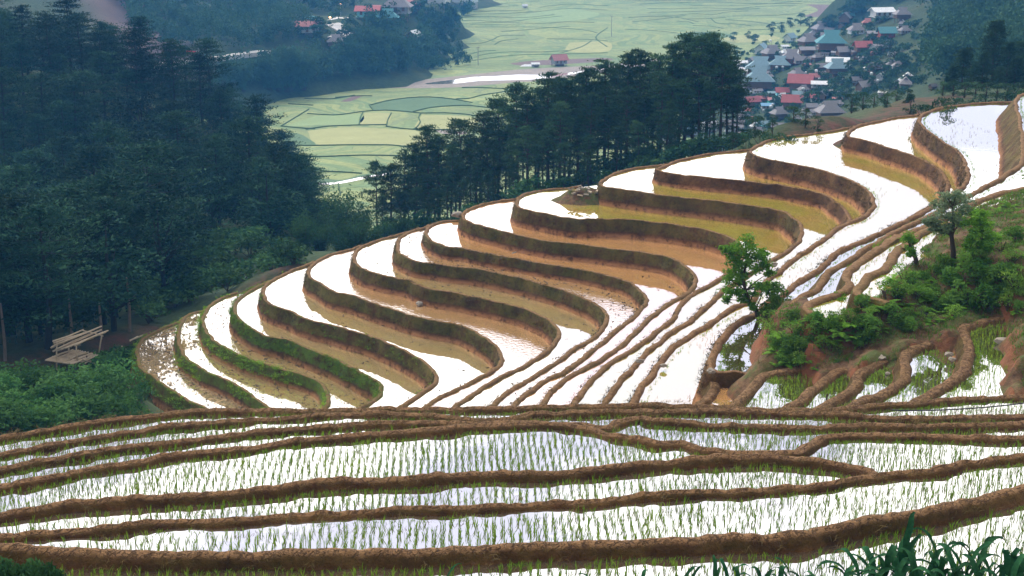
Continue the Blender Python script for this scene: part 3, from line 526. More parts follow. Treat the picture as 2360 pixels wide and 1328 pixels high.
far = [[(1230, 165), (1600, 155), (1900, 160), (2100, 150), (2270, 155)], [(1240, 185), (1600, 185), (1850, 185), (2000, 190), (2200, 205), (2290, 225)], [(1250, 130), (1500, 115), (1800, 120), (2000, 100)], [(1260, 100), (1500, 80), (1800, 70)],
       [(1280, 60), (1500, 50), (1750, 40)], [(1240, 145), (1450, 140), (1650, 150), (1850, 130), (2050, 110)], [(1390, 300), (1500, 295), (1580, 270), (1640, 245), (1800, 240)], [(1590, 305), (1640, 280), (1750, 265)], [(1280, 385), (1400, 375), (1500, 350), (1600, 345)],
       [(1460, 385), (1560, 365), (1700, 355), (1900, 355), (2090, 345)], [(1400, 420), (1600, 390), (1760, 375), (2000, 370), (2360, 360)], [(2360, 190), (2290, 240), (2290, 270), (2360, 320)], [(1950, 265), (2250, 270), (2360, 280)],
       [(1800, 90), (2100, 60), (2360, 70)], [(1900, 50), (2100, 30), (2360, 40)], [(2050, 360), (2180, 320), (2250, 280)], [(1640, 215), (1800, 205), (1900, 195), (2100, 180)], [(1420, 45), (1650, 25), (1900, 10)], [(1290, 355), (1360, 340)], [(1230, 175), (1500, 170), (1760, 172)], [(1260, 115), (1480, 98), (1700, 92), (1850, 78)]]
farR = [[(0, 105), (100, 95), (250, 100), (330, 85), (480, 75)], [(0, 60), (200, 55), (400, 60), (560, 45), (800, 40)], [(330, 135), (480, 145), (600, 160), (720, 185)], [(110, 175), (230, 180), (320, 195)], [(0, 20), (250, 15), (500, 25), (850, 25)],
        [(230, 125), (280, 160), (400, 165), (500, 175)], [(640, 5), (900, 15), (1090, 15)], [(0, 150), (80, 150), (120, 165)]]
for q in lines: strip('field_bank', crop(cH, q), .24, M['field_bank'])
for q in far: strip('field_bank', crop(cH, q), .42, M['field_bank'], h=.2)
farR += [[(-90, 105), (0, 105)], [(-300, 150), (-100, 130), (60, 105)], [(-200, 60), (0, 62)], [(-350, 200), (-150, 210), (0, 225)], [(-250, 30), (-60, 20), (40, 22)], [(100, 40), (350, 42), (600, 28), (850, 8)], [(-200, 85), (60, 80), (300, 72), (560, 58)], [(380, 110), (600, 108), (800, 95), (880, 70)], [(60, 130), (200, 128), (330, 120)], [(480, 205), (620, 200), (720, 190)], [(-400, 10), (0, 5), (500, 8)], [(-330, 120), (-150, 112), (0, 120), (150, 150)]]
for q in farR: strip('field_bank', crop(cR, q), .42, M['field_bank'], h=.2)
def patch(name, c, pts, mat, z):
    poly = [tuple(onz(a, b, z)[:2]) for a, b in crop(c, pts)]; P = catmull(poly + [poly[0]], 5)[:-1]
    return tag(sheet(name, [tuple(p) for p in P], z, mat), kind='structure')
M['f_dark'] = plain('dark_green_crop', (.14, .22, .12), .9, .2, .2, .1); M['f_purple'] = plain('ploughed_field', (.22, .16, .15), .9, .25, .2, .1)
M['f_gold'] = plain('ripening_crop', (.40, .41, .19), .9, .2, .15, .1); M['gravel'] = plain('river_gravel', (.34, .29, .25), .9, .35, .4, .2); M['f_lite'] = plain('pale_rice_crop', (.29, .38, .18), .9, .2, .15, .1)
patch('crop_field', cH, [(750, 715), (850, 690), (1000, 668), (1150, 665), (1300, 675), (1440, 710), (1300, 722), (1150, 735), (1040, 762), (850, 752), (770, 750)], M['f_dark'], ZV + .02)
patch('crop_field', cH, [(130, 905), (250, 905), (330, 945), (380, 990), (200, 985), (120, 950)], M['f_dark'], ZV + .02)
patch('crop_field', cH, [(545, 690), (640, 652), (690, 655), (610, 690)], M['f_purple'], ZV + .03)
patch('crop_field', cH, [(320, 890), (600, 865), (900, 880), (1100, 895), (1150, 990), (800, 980), (400, 985)], M['f_gold'], ZV + .015)
patch('crop_field', cH, [(710, 770), (880, 772), (850, 845), (680, 848)], M['f_gold'], ZV + .015)
patch('crop_field', cH, [(1100, 780), (1400, 790), (1500, 830), (1300, 880), (1060, 878)], M['f_gold'], ZV + .015)
patch('crop_field', cH, [(370, 790), (680, 775), (660, 845), (400, 850), (180, 860)], M['f_lite'], ZV + .015)
patch('crop_field', cR, [(880, 30), (1050, 35), (1095, 65), (1080, 105), (950, 115), (865, 110), (960, 70)], M['f_purple'], ZV + .03)
patch('crop_field', cR, [(300, 265), (420, 240), (620, 240), (700, 265), (420, 290)], M['f_gold'], ZV + .015)
patch('crop_field', cR, [(0, 230), (150, 215), (370, 235), (300, 262), (60, 275)], M['f_dark'], ZV + .02)
patch('crop_field', cH, [(1230, 225), (1390, 230), (1340, 265), (1240, 260)], M['f_purple'], ZV + .03)
patch('crop_field', cH, [(1690, 120), (2050, 60), (2300, 90), (2200, 130), (1900, 150)], M['f_lite'], ZV + .02)
patch('crop_field', cH, [(2100, 290), (2360, 285), (2360, 350), (2090, 350)], M['f_gold'], ZV + .015)
patch('river_gravel', cH, [(0, 695), (120, 640), (380, 598), (700, 580), (1000, 545), (1130, 540), (1450, 505), (1800, 470), (2100, 455), (2500, 430), (2700, 400), (2700, 440), (2400, 480), (2000, 545), (1740, 560), (1400, 590), (1100, 600), (700, 600), (400, 618), (120, 670), (0, 720)], M['gravel'], ZV + .03)
M['river'] = water_mat('river_water', (.4, .36, .3), reflect=.7, rough=.08)
patch('river', cH, [(1130, 566), (1230, 552), (1300, 545), (1450, 524), (1600, 518), (1750, 508), (1930, 510), (2060, 500), (2300, 470), (2500, 440), (2500, 450), (2300, 482), (2060, 512), (1930, 534), (1760, 544), (1500, 550), (1300, 570), (1130, 573)], M['river'], ZV + .06)
patch('river_gravel', cH, [(1190, 885), (1320, 880), (1400, 900), (1380, 915), (1230, 908)], M['gravel'], ZV + .03)
patch('canal', cH, [(330, 1240), (420, 1245), (540, 1235), (680, 1205), (870, 1178), (870, 1188), (700, 1218), (550, 1248), (420, 1258), (330, 1255)], M['river'], ZV + .06)
patch('river_gravel', cH, [(300, 1215), (450, 1215), (560, 1225), (680, 1190), (880, 1160), (880, 1175), (690, 1205), (560, 1240), (400, 1245), (300, 1240)], M['f_dark'], ZV + .03)
patch('river_gravel', cH, [(1700, 430), (1900, 410), (2360, 395), (2360, 415), (2000, 440), (1750, 445)], M['f_purple'], ZV + .03)
# roads
M['road'] = plain('pale_concrete_road', (.66, .63, .6), .85, .12, .3, .2)
def road(px, wid, d0=350):
    P = catmull([hit(a, b, d0)[:2] for a, b in px], 4.0); n = normals(P, 1); zz = rbf_eval(TF, P); V = []
    zz = np.convolve(np.pad(zz, 6, 'edge'), np.ones(13) / 13, 'valid')
    for p, q, z in zip(P, n, zz): V += [(p[0] - q[0] * wid, p[1] - q[1] * wid, z - .8), (p[0] - q[0] * wid, p[1] - q[1] * wid, z + .9), (p[0] + q[0] * wid, p[1] + q[1] * wid, z + .9), (p[0] + q[0] * wid, p[1] + q[1] * wid, z - .8)]
    F = [(i * 4 + j, i * 4 + j + 1, i * 4 + j + 5, i * 4 + j + 4) for i in range(len(P) - 1) for j in range(3)]
    tag(link('road', tri_mesh('road', V, F), M['road']), kind='structure')
road([(330, 160), (420, 142), (480, 136), (540, 130), (612, 123)], 2.8)
road([(770, 96), (792, 88), (795, 75), (778, 62), (765, 50), (790, 42)], 3.6)
# ---------------------------------------------------------------- vegetation builders
def diamonds(C, D, L, Wd, rng, up=.0):
    """leaf-sized faces: centres C, long axis D, length L, width Wd"""
    n = len(C); D = D / (np.linalg.norm(D, axis=1)[:, None] + 1e-9)
    A = np.cross(D, rng.normal(size=(n, 3))); A /= np.linalg.norm(A, axis=1)[:, None] + 1e-9
    L = np.broadcast_to(L, n)[:, None]; Wd = np.broadcast_to(Wd, n)[:, None]
    V = np.stack([C - D * L * .5, C + A * Wd * .5, C + D * L * .5, C - A * Wd * .5], 1).reshape(-1, 3)
    return V, np.arange(4 * n).reshape(-1, 4)
def pine_mesh(seed, c0=.45, Rr=2.6, H=14, nb=46, full=1.0, pad=1.0):
    rng = np.random.RandomState(seed); Cs = []; Ds = []; tr = MB()
    lean = rng.normal(size=2) * .02
    cx = lambda z: (lean[0] * z + .12 * math.sin(z * .5 + seed), lean[1] * z)
    tr.tube([(*cx(z), z) for z in np.linspace(-.8, H * .97, 9)], [.20 * (1 - z / H) + .03 for z in np.linspace(0, H * .97, 9)], 6)
    for b in range(nb):
        t = (b + rng.rand()) / nb; z = H * (c0 + (1 - c0) * t ** .9); a = b * 2.4 + rng.rand() * .9
        L = Rr * ((1 - t) ** .75 * (.55 + .6 * rng.rand()) + .16) * (1 if rng.rand() > .12 else 1.35)
        if t < .15: L *= .55 + .5 * rng.rand()
        px, py = cx(z); dz = rng.uniform(.05, .55) * L
        tip = np.array([px + math.cos(a) * L, py + math.sin(a) * L, z + dz]); st = np.array([px, py, z])
        tr.tube([st, (st + tip) / 2 + (0, 0, -.12 * L), tip], [.05, .035, .012], 4, False)
        for k in range(int(5 * full)):
            u = rng.uniform(.3, 1.05); ct = st + (tip - st) * u + np.array([0, 0, -.1 * L * math.sin(u * 3.1)]) + rng.normal(size=3) * (.16 + .10 * L) * (1, 1, .25)
            n = 22; d = rng.normal(size=(n, 3)) * (.8, .8, .45) + np.array([math.cos(a) * .5, math.sin(a) * .5, .75])
            c = ct + rng.normal(size=(n, 3)) * (.32 * pad, .32 * pad, .08) + d * .10; Cs.append(c); Ds.append(d)
    for k in range(int(5)):
        n = 12; z = H * (.93 + .018 * k); d = rng.normal(size=(n, 3)) * .45 + (0, 0, 1); Cs.append(np.array([*cx(z), z]) + rng.normal(size=(n, 3)) * (.16, .16, .12)); Ds.append(d)
    C = np.vstack(Cs); D = np.vstack(Ds); V, F = diamonds(C, D, rng.uniform(.30, .55, len(C)), rng.uniform(.06, .13, len(C)), rng)
    return tri_mesh('crown', V, F), tr.mesh('trunk')
def crown_pts(rng, lobes, per, squash=.75):
    Cs = []
    for (c, r) in lobes:
        n = int(per * r * r); d = rng.normal(size=(n, 3)); d /= np.linalg.norm(d, axis=1)[:, None]; d[:, 2] = np.where(d[:, 2] < -.35, -d[:, 2], d[:, 2])
        rr = r * rng.uniform(.55, 1.08, n) ** .6; Cs.append(np.array(c) + d * rr[:, None] * (1, 1, squash))
    return np.vstack(Cs)
def broad_mesh(seed, H=9, Rr=3.4, nl=13, leaf=.42, per=55, bare=.28):
    rng = np.random.RandomState(seed); lobes = []; tr = MB()
    tr.tube([(0, 0, -.6), (.1, .05, H * .3), (.05, -.1, H * .6), (0, 0, H * .85)], [.22, .17, .11, .04], 6)
    for k in range(nl):
        t = rng.uniform(bare, .9); a = rng.uniform(0, 6.28); r = Rr * math.sin(math.pi * min(1, (t - bare * .6) / (1.12 - bare * .6))) ** .7 * rng.uniform(.35, .85)
        c = (math.cos(a) * r, math.sin(a) * r, H * t); q = rng.uniform(.26, .46) * Rr; lobes.append((c, q))
        tr.tube([(0, 0, H * t * .6), (c[0] * .6, c[1] * .6, H * t * .85), c], [.07, .05, .015], 4, False)
    lobes.append(((0, 0, H * .86), Rr * .4)); C = crown_pts(rng, lobes, per); C = C[rng.rand(len(C)) < .9]
    V, F = diamonds(C, rng.normal(size=(len(C), 3)) * (1, 1, .6), rng.uniform(.7, 1.3, len(C)) * leaf, rng.uniform(.4, .75, len(C)) * leaf, rng)
    return tri_mesh('crown', V, F), tr.mesh('trunk')
def bamboo_mesh(seed, H=15, Rr=5, culms=34, leaf=.75):
    rng = np.random.RandomState(seed); Cs = []; Ds = []; tr = MB()
    for k in range(culms):
        a = rng.uniform(0, 6.28); r0 = rng.uniform(0, .25) * Rr; r1 = r0 + rng.uniform(.25, 1.0) * Rr; h = H * rng.uniform(.55, 1.0)
        P = [np.array([math.cos(a) * (r0 + (r1 - r0) * u ** 2.2), math.sin(a) * (r0 + (r1 - r0) * u ** 2.2), h * (u - .20 * max(0, u - .6) ** 1.3 * 2)]) for u in np.linspace(0, 1, 8)]
        tr.tube(P, [.08, .08, .07, .06, .05, .04, .03, .01], 4, False)
        for u in range(2, 8):
            n = 26; c = P[u] + rng.normal(size=(n, 3)) * (.55, .55, .8); Cs.append(c); Ds.append(rng.normal(size=(n, 3)) * (.8, .8, .5) + (math.cos(a) * .4, math.sin(a) * .4, -.7))
    C = np.vstack(Cs); D = np.vstack(Ds); V, F = diamonds(C, D, rng.uniform(.6, 1.3, len(C)) * leaf, leaf * .32, rng)
    return tri_mesh('crown', V, F), tr.mesh('trunk')
def shrub_mesh(seed, Rr=1.0, leaf=.16, per=260, nl=6, squash=.8, stems=5):
    rng = np.random.RandomState(seed); lobes = []; tr = MB()
    for k in range(nl):
        a = rng.uniform(0, 6.28); r = rng.uniform(0, .7) * Rr; c = (math.cos(a) * r, math.sin(a) * r, rng.uniform(.3, .95) * Rr); lobes.append((c, Rr * rng.uniform(.3, .55)))
        tr.tube([(0, 0, -.2), (c[0] * .5, c[1] * .5, c[2] * .6), c], [.03, .02, .008], 4, False)
    C = crown_pts(rng, lobes, per / Rr ** 2 if Rr < 1 else per, squash)
    V, F = diamonds(C, rng.normal(size=(len(C), 3)) * (1, 1, .8) + (0, 0, .3), rng.uniform(.7, 1.4, len(C)) * leaf, rng.uniform(.35, .6, len(C)) * leaf, rng)
    return tri_mesh('foliage', V, F), tr.mesh('stem')
def fern_mesh(seed, n=16, L=1.0, leaflets=15):
    rng = np.random.RandomState(seed); Vs = []; Fs = []; b = 0
    for k in range(n):
        a = rng.uniform(0, 6.28); l = L * rng.uniform(.55, 1.1); e = rng.uniform(.5, 1.3); P = []
        for u in np.linspace(0.05, 1, leaflets): P.append((math.cos(a) * l * u * math.cos(e * (1 - .4 * u)), math.sin(a) * l * u * math.cos(e * (1 - .4 * u)), l * (math.sin(e) * u - .45 * u * u)))
        P = np.array(P); s = np.array([-math.sin(a), math.cos(a), 0])
        for j in range(1, leaflets):
            wl = l * .24 * math.sin(math.pi * (j / leaflets) ** .7) + .02; ax = P[j] - P[j - 1]
            for sg in (-1, 1):
                q = P[j]; tip = q + s * sg * wl + ax * .6 + (0, 0, -.05 * l); Vs += [q, q + ax * .8, tip, q - ax * .25 + s * sg * wl * .5]; Fs.append((b, b + 1, b + 2, b + 3)); b += 4
    return tri_mesh('fronds', Vs, Fs)
def tufts(P, rng, blades=5, h=(.18, .32), w=.012, spread=.35, bend=.3, bundle=.02):
    n = len(P) * blades; B = np.repeat(np.asarray(P), blades, 0); a = rng.uniform(0, 6.283, n); hh = rng.uniform(h[0], h[1], n) * np.repeat(rng.uniform(.75, 1.2, len(P)), blades)
    B = B + np.stack([rng.normal(size=n) * bundle, rng.normal(size=n) * bundle, np.full(n, -.02)], 1)
    sp = rng.uniform(.1, 1, n) * spread; d = np.stack([np.cos(a) * sp, np.sin(a) * sp, np.ones(n)], 1); s = np.stack([-np.sin(a + .7), np.cos(a + .7), np.zeros(n)], 1) * w
    m1 = B + d * hh[:, None] * .55; tip = B + d * hh[:, None] * (1 - .15 * bend) + np.stack([np.cos(a), np.sin(a), -.35 * np.ones(n)], 1) * (hh * bend * sp)[:, None]
    V = np.stack([B - s * .7, B + s * .7, m1 + s, m1 - s, tip], 1).reshape(-1, 3); k = np.arange(n)[:, None] * 5
    F = np.concatenate([k + [0, 1, 2], k + [0, 2, 3], k + [3, 2, 4]]); return V, F
# ---------------------------------------------------------------- trees in the middle distance
def put(name, root, meshes, mats, label, cat, group=None, s=1.0, rz=0, parts=('crown', 'trunk')):
    e = empty(name, root, rz, s); tag(e, label, cat, group)
    for me_, mt, pn in zip(meshes, mats, parts):
        if not me_.materials: me_.materials.append(mt)
        link(pn, me_, None, e)
    return e
def copy_thing(e, loc, rz, s):
    c = e.copy(); COL.objects.link(c); c.location = loc; c.rotation_euler = (0, 0, rz); c.scale = (s,) * 3 if not hasattr(s, '__len__') else s
    for ch in list(e.children):
        d = ch.copy(); COL.objects.link(d); d.parent = c
    return c
def ground(x, y): return max(T(x, y), ZV)
def top_scale(x, y, z, py):               # height that brings the top of something rooted here to picture row py
    v = (py - 664) / FPX; # solve depth equation
    k = v; return y * (-(SP + k * CP)) / (CP - k * SP) - z
rng = np.random.RandomState(11)
# the pine belt behind the terraces
PB = [pine_mesh(s, c0, Rr, 14, nb) for s, c0, Rr, nb in [(1, .32, 2.8, 36), (2, .42, 3.1, 36), (3, .26, 2.6, 40), (4, .46, 3.4, 36), (5, .20, 2.8, 42)]]
belt_px = [(868, 372, 192), (900, 380, 186), (930, 352, 196), (955, 330, 190), (985, 290, 188), (1012, 318, 192), (1040, 335, 186), (1062, 275, 192), (1085, 320, 198), (1105, 262, 188), (1130, 300, 184), (1150, 228, 193), (1172, 262, 200), (1190, 192, 190), (1215, 215, 186), (1240, 205, 196), (1262, 168, 190), (1288, 180, 200), (1300, 190, 186),
           (1330, 170, 194), (1355, 160, 188), (1392, 140, 190), (1415, 150, 198), (1440, 122, 187), (1470, 116, 192), (1490, 140, 200), (1515, 132, 188), (1540, 100, 184), (1572, 78, 186), (1590, 90, 194), (1605, 82, 182), (1622, 76, 188), (1640, 95, 184), (1655, 98, 180), (1668, 128, 186), (1682, 165, 183), (1630, 190, 176), (1560, 190, 176), (1480, 220, 178), (1400, 240, 180), (1330, 270, 180), (1250, 300, 180), (1180, 330, 182), (1100, 370, 182), (1030, 400, 182), (960, 430, 184), (1290, 235, 178), (1360, 215, 178), (1440, 200, 178), (1520, 170, 178), (1215, 290, 178), (1140, 345, 182), (1060, 380, 182), (990, 400, 184), (920, 440, 184), (880, 450, 184),
           (1010, 360, 200), (1050, 340, 202), (1095, 330, 202), (1135, 300, 202), (1165, 300, 200), (1205, 260, 202), (1235, 250, 200), (1275, 240, 202), (1310, 225, 202), (1345, 215, 200), (1375, 190, 202), (1430, 180, 200), (1460, 190, 202), (1500, 190, 200), (1535, 180, 198), (1560, 130, 192), (940, 400, 200), (975, 370, 200),
           (1000, 440, 174), (1070, 420, 174), (1125, 400, 174), (1185, 380, 174), (1240, 355, 174), (1300, 330, 172), (1355, 310, 172), (1420, 290, 172), (1470, 280, 172), (1530, 250, 172),
           (1690, 200, 180), ]
first = {}
def plant(key, protos, mats, name, label, cat, group, x, y, H0, hgt, rz, wide=1.0):
    z = ground(x, y) - .2; k = (key, len(first)) if False else key
    j = rng.randint(len(protos)); kk = (key, j); s = hgt / H0
    if kk not in first:
        e = put(name, (x, y, z), protos[j], mats, label, cat, group, s, rz); first[kk] = e; e.scale = (s * wide, s * wide, s)
    else: e = copy_thing(first[kk], (x, y, z), rz, (s * wide, s * wide, s))
    e['label'] = label; e['category'] = cat
    if group: e['group'] = group
    return e
for i, (px, ty, d) in enumerate(belt_px):
    p = atd(px, 450, d); x, y = p[0], p[1]; z = ground(x, y); h = top_scale(x, y, z, ty)
    lab = 'dark pine with bare trunk in the belt behind the flooded terraces'
    if i == len(belt_px) - 3: lab = 'dark pine at the right end of the belt, overhanging the village'
    if i == 0: lab = 'dark low pine at the left end of the belt behind the terraces'
    plant('belt', PB, (M['pine_leaf'], M['bark']), 'pine_tree', lab, 'pine tree', 'pines of the belt behind the terraces', x, y, 14, max(6, h), rng.uniform(0, 6.28), rng.uniform(.95, 1.25) if i < len(belt_px) - 6 else 1.4)
# the dark forest on the left hill
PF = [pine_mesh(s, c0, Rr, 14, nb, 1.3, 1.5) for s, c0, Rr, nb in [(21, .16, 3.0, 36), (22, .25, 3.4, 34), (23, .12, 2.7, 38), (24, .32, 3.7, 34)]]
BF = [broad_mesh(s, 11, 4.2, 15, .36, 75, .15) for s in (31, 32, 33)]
fm = np.array([(-180, 150), (0, 155), (170, 165), (330, 200), (450, 262), (560, 330), (640, 415), (705, 500), (735, 600), (650, 600), (600, 560), (560, 545), (430, 560), (410, 640), (390, 700), (330, 745), (250, 790), (100, 822), (0, 838), (-180, 870)])
pts = []; tries = 0
while len(pts) < 285 and tries < 90000:
    tries += 1; x = rng.uniform(-150, -30); y = rng.uniform(105, 315); sp = 4.6 + (y - 110) * .014
    if any((x - a) ** 2 + (y - b) ** 2 < sp * sp for a, b in pts): continue
    z = T(x, y); q = proj((x, y, z))
    if not inpoly(q, fm)[0]: continue
    pts.append((x, y))
print('forest', len(pts))
for x, y in pts:
    q = proj((x, y, T(x, y)))
    if rng.rand() < .66 or q[1] < 300:
        h = rng.uniform(10, 16.5); 
        if q[0] > 600: h *= .82
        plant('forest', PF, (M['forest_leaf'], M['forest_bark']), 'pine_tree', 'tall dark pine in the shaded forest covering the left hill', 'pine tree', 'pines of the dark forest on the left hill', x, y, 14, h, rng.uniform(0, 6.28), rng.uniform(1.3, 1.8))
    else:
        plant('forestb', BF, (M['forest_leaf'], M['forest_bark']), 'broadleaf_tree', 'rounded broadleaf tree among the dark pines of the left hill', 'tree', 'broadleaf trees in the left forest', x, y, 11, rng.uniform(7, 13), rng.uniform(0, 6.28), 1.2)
for (px, py, ty) in [(12, 850, 700), (298, 770, 640), (165, 812, 690), (232, 795, 700)]:
    p = hit(px, py - 10, 90); h = top_scale(p[0], p[1], p[2], ty)
    mb = MB(); mb.tube([(0, 0, -.5), (.15, 0, h * .4), (.1, .1, h)], [.16, .13, .08], 6)
    tag(mb.obj('bare_trunk', M['pale_bark'], loc=tuple(p)), 'pale bare trunk standing at the foot of the dark forest', 'tree trunk', 'pale bare trunks')
p = hit(295, 706, 90); mb = MB(); mb.tube([(0, 0, -.3), (2.3, .3, 4.2), (3.1, .4, 5.2)], [.12, .09, .05], 6)
tag(mb.obj('leaning_trunk', M['pale_bark'], loc=tuple(p)), 'thin pale trunk leaning to the right below the dark forest', 'tree trunk')
# bamboo and broadleaf trees between the forest and the pine belt
BM = [bamboo_mesh(s, 12, 4.5, 30, .62) for s in (41, 42, 43)]
for px, ty, d, w_ in [(700, 430, 200, 1.1), (745, 445, 196, 1.2), (790, 428, 190, 1.2), (830, 470, 182, 1.1), (680, 500, 180, 1.0), (735, 520, 172, 1.1), (790, 520, 168, 1.1), (850, 520, 166, 1.0), (650, 470, 190, .9), (760, 480, 184, 1.2), (890, 510, 170, .9), (930, 505, 168, .9), (820, 560, 158, 1.0), (700, 560, 160, 1.0)]:
    p = atd(px, 560, d); x, y = p[0], p[1]; h = top_scale(x, y, ground(x, y), ty)
    plant('bam', BM, (M['broad_leaf'], M['bark']), 'bamboo_clump', 'feathery bamboo clump in the hollow between forest and pine belt', 'bamboo', 'bamboo clumps in the hollow', x, y, 12, max(5, h), rng.uniform(0, 6), w_)
SB = [shrub_mesh(s, 1.6, .34, 70, 9, .8) for s in (51, 52, 53)]
n = 0
for _ in range(4000):
    x = rng.uniform(-75, -20); y = rng.uniform(112, 200); q = proj((x, y, T(x, y)))
    if not inpoly(q, [(400, 560), (560, 540), (690, 600), (700, 625), (560, 650), (420, 700), (300, 760), (230, 790), (380, 690)])[0]: continue
    if np.max(near_line(np.array([x]), np.array([y]), track, 1.2)) > .3: continue
    n += 1
    if n > 85: break
    plant('scrub', SB, (M['broad_leaf'], M['bark']), 'shrub', 'low pale green shrub on the slope between forest and terraces', 'shrub', 'shrubs on the slope above the red track', x, y, 2.2, rng.uniform(1.5, 3.4), rng.uniform(0, 6), 1.3)
# pines and dark trees at the upper right edge
PR = [pine_mesh(61, .08, 2.9, 12, 60, 1.3), pine_mesh(62, .12, 2.6, 12, 52, 1.2)]
for px, by, ty, d, w_ in [(2282, 225, 45, 195, 1.05), (2215, 222, 108, 197, 1.3), (2345, 215, 92, 193, 1.3), (2240, 228, 140, 190, 1.3), (2315, 222, 95, 190, 1.1), (2190, 225, 150, 192, 1.2), (2375, 205, 80, 195, 1.3), (2260, 228, 120, 188, 1.2), (2335, 222, 130, 188, 1.4), (2300, 228, 150, 186, 1.4), (2180, 228, 175, 190, 1.2)]:
    p = atd(px, by, d); x, y = p[0], p[1]; h = top_scale(x, y, ground(x, y), ty)
    plant('right', PR, (M['pine_leaf'], M['bark']), 'pine_tree', 'tall dark pointed pine above the top right terrace' if ty == 45 else 'dense dark pine beside the pointed one at the upper right edge', 'pine tree', 'pines at the upper right edge', x, y, 12, max(3, h), rng.uniform(0, 6), w_)
BR = [broad_mesh(s, 6, 2.6, 11, .3, 110, .2) for s in (71, 72, 73)]
for px, ty, d, w_ in [(1740, 262, 140, .9), (1760, 295, 132, .9), (1828, 256, 138, 1.2), (1855, 276, 136, .9), (1720, 310, 134, .8), (1800, 300, 128, .8), (1885, 285, 134, .8), (1960, 212, 170, 1.2), (1985, 208, 172, 1.2), (2010, 215, 168, 1.2), (2035, 205, 170, 1.1), (2062, 215, 166, 1.2), (2085, 230, 160, 1.0), (2095, 212, 150, .8), (2040, 240, 158, .9), (2160, 222, 135, .9), (2130, 235, 133, .9), (2180, 232, 130, .9), (2165, 215, 170, 1.3), (2190, 205, 168, 1.3), (2215, 200, 165, 1.4), (2240, 195, 165, 1.4), (2265, 190, 162, 1.4), (2290, 192, 160, 1.4), (2315, 188, 160, 1.4), (2340, 185, 158, 1.4), (2360, 180, 158, 1.4), (2250, 212, 150, 1.2), (2310, 208, 148, 1.2), (2200, 220, 150, 1.1), (2355, 200, 146, 1.2), (1700, 300, 150, .9), (1690, 330, 140, .8), (1780, 290, 136, .8)]:
    p = atd(px, 300, d); x, y = p[0], p[1]; h = top_scale(x, y, ground(x, y), ty)
    plant('rb', BR, (M['pine_leaf'], M['bark']), 'broadleaf_tree', 'small dark tree on the slope between terraces and village', 'tree', 'small dark trees above the village', x, y, 6, max(2, h), rng.uniform(0, 6), w_)
for px in range(880, 1720, 22):
    d = rng.uniform(168, 182); p = atd(px + rng.uniform(-9, 9), 430, d)
    plant('scrub', SB, (M['broad_leaf'], M['bark']), 'shrub', 'low shrub at the foot of the pine belt behind the terraces', 'shrub', 'shrubs at the foot of the pine belt', p[0], p[1], 2.2, rng.uniform(1.8, 4.5), rng.uniform(0, 6), 1.1)
# ---------------------------------------------------------------- far woods, village trees
def wood(name, region, n, hs, mat, seed, d0=300, label=None, leaf=1.1, wide=1.0):
    r = np.random.RandomState(seed); P = []; reg = np.array(region); lo, hi = reg.min(0), reg.max(0); Vs = []; Fs = []; b = 0; k = 0
    protos = []
    for j in range(4):
        lobes = []
        for q in range(9): a = r.uniform(0, 6.28); rr = r.uniform(0, .55); lobes.append(((math.cos(a) * rr, math.sin(a) * rr, r.uniform(.25, 1.0)), r.uniform(.25, .45)))
        C = crown_pts(r, lobes, 150, .9); protos.append(C)
    while k < n:
        q = (r.uniform(lo[0], hi[0]), r.uniform(lo[1], hi[1]))
        if not inpoly(q, reg)[0]: continue
        p = hit(q[0], q[1], d0); h = r.uniform(*hs); C = protos[r.randint(4)] * (h * .62 * wide, h * .62 * wide, h * .9) + p
        V, F = diamonds(C, r.normal(size=(len(C), 3)), r.uniform(.6, 1.3, len(C)) * leaf, leaf * .6, r); Vs.append(V); Fs.append(F + b); b += len(V); k += 1
    tag(link(name, tri_mesh(name, np.vstack(Vs), np.vstack(Fs)), mat), label, 'woods', None, 'stuff')
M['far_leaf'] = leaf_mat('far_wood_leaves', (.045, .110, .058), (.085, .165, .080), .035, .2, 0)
wood('woods', [(140, -20), (250, -20), (300, 60), (350, 110), (420, 132), (600, 118), (690, 90), (700, 60), (760, 40), (850, 15), (960, -5), (960, -30)], 330, (6, 12), M['far_leaf'], 5, 380, 'hazy green woods covering the far hillside at the upper left')
wood('woods', [(760, 60), (900, 20), (1010, 5), (1040, 20), (1030, 60), (1000, 100), (900, 110), (800, 100)], 60, (5, 9), M['far_leaf'], 15, 380, 'hazy trees on the hillside behind the far hamlet')
wood('woods', [(420, 195), (600, 178), (700, 155), (760, 150), (930, 140), (1000, 125), (1010, 165), (900, 175), (760, 190), (620, 205), (540, 210), (480, 200)], 170, (6, 12), M['far_leaf'], 6, 380, 'hazy trees and thickets between the far road and the river')
wood('woods', [(2150, 205), (2135, 130), (2150, 60), (2110, 25), (2090, -40), (2400, -40), (2400, 190), (2250, 200)], 330, (6, 11), M['far_leaf'], 7, 250, 'hazy woods covering the slope right of the village')
wood('thicket', [(1700, 340), (1700, 100), (1850, 70), (1960, 45), (2120, 40), (2130, 210), (1980, 250), (1900, 310)], 240, (1.5, 3.2), M['far_leaf'], 17, 250, 'low hazy bushes filling the gaps between the village houses', leaf=.6, wide=1.3)
wood('woods', [(1010, 60), (1060, 30), (1090, 30), (1060, 70), (1010, 120)], 30, (4, 8), M['far_leaf'], 18, 380, 'hazy trees right of the far hamlet')
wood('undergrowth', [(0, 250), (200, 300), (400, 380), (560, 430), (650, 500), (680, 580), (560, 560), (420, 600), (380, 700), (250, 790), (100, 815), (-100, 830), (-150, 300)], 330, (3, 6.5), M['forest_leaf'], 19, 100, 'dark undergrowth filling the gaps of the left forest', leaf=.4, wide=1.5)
wood('woods', [(1950, 12), (1990, -20), (2100, -30), (2105, 8)], 45, (4, 7), M['far_leaf'], 23, 300, 'hazy trees above the top houses of the village')
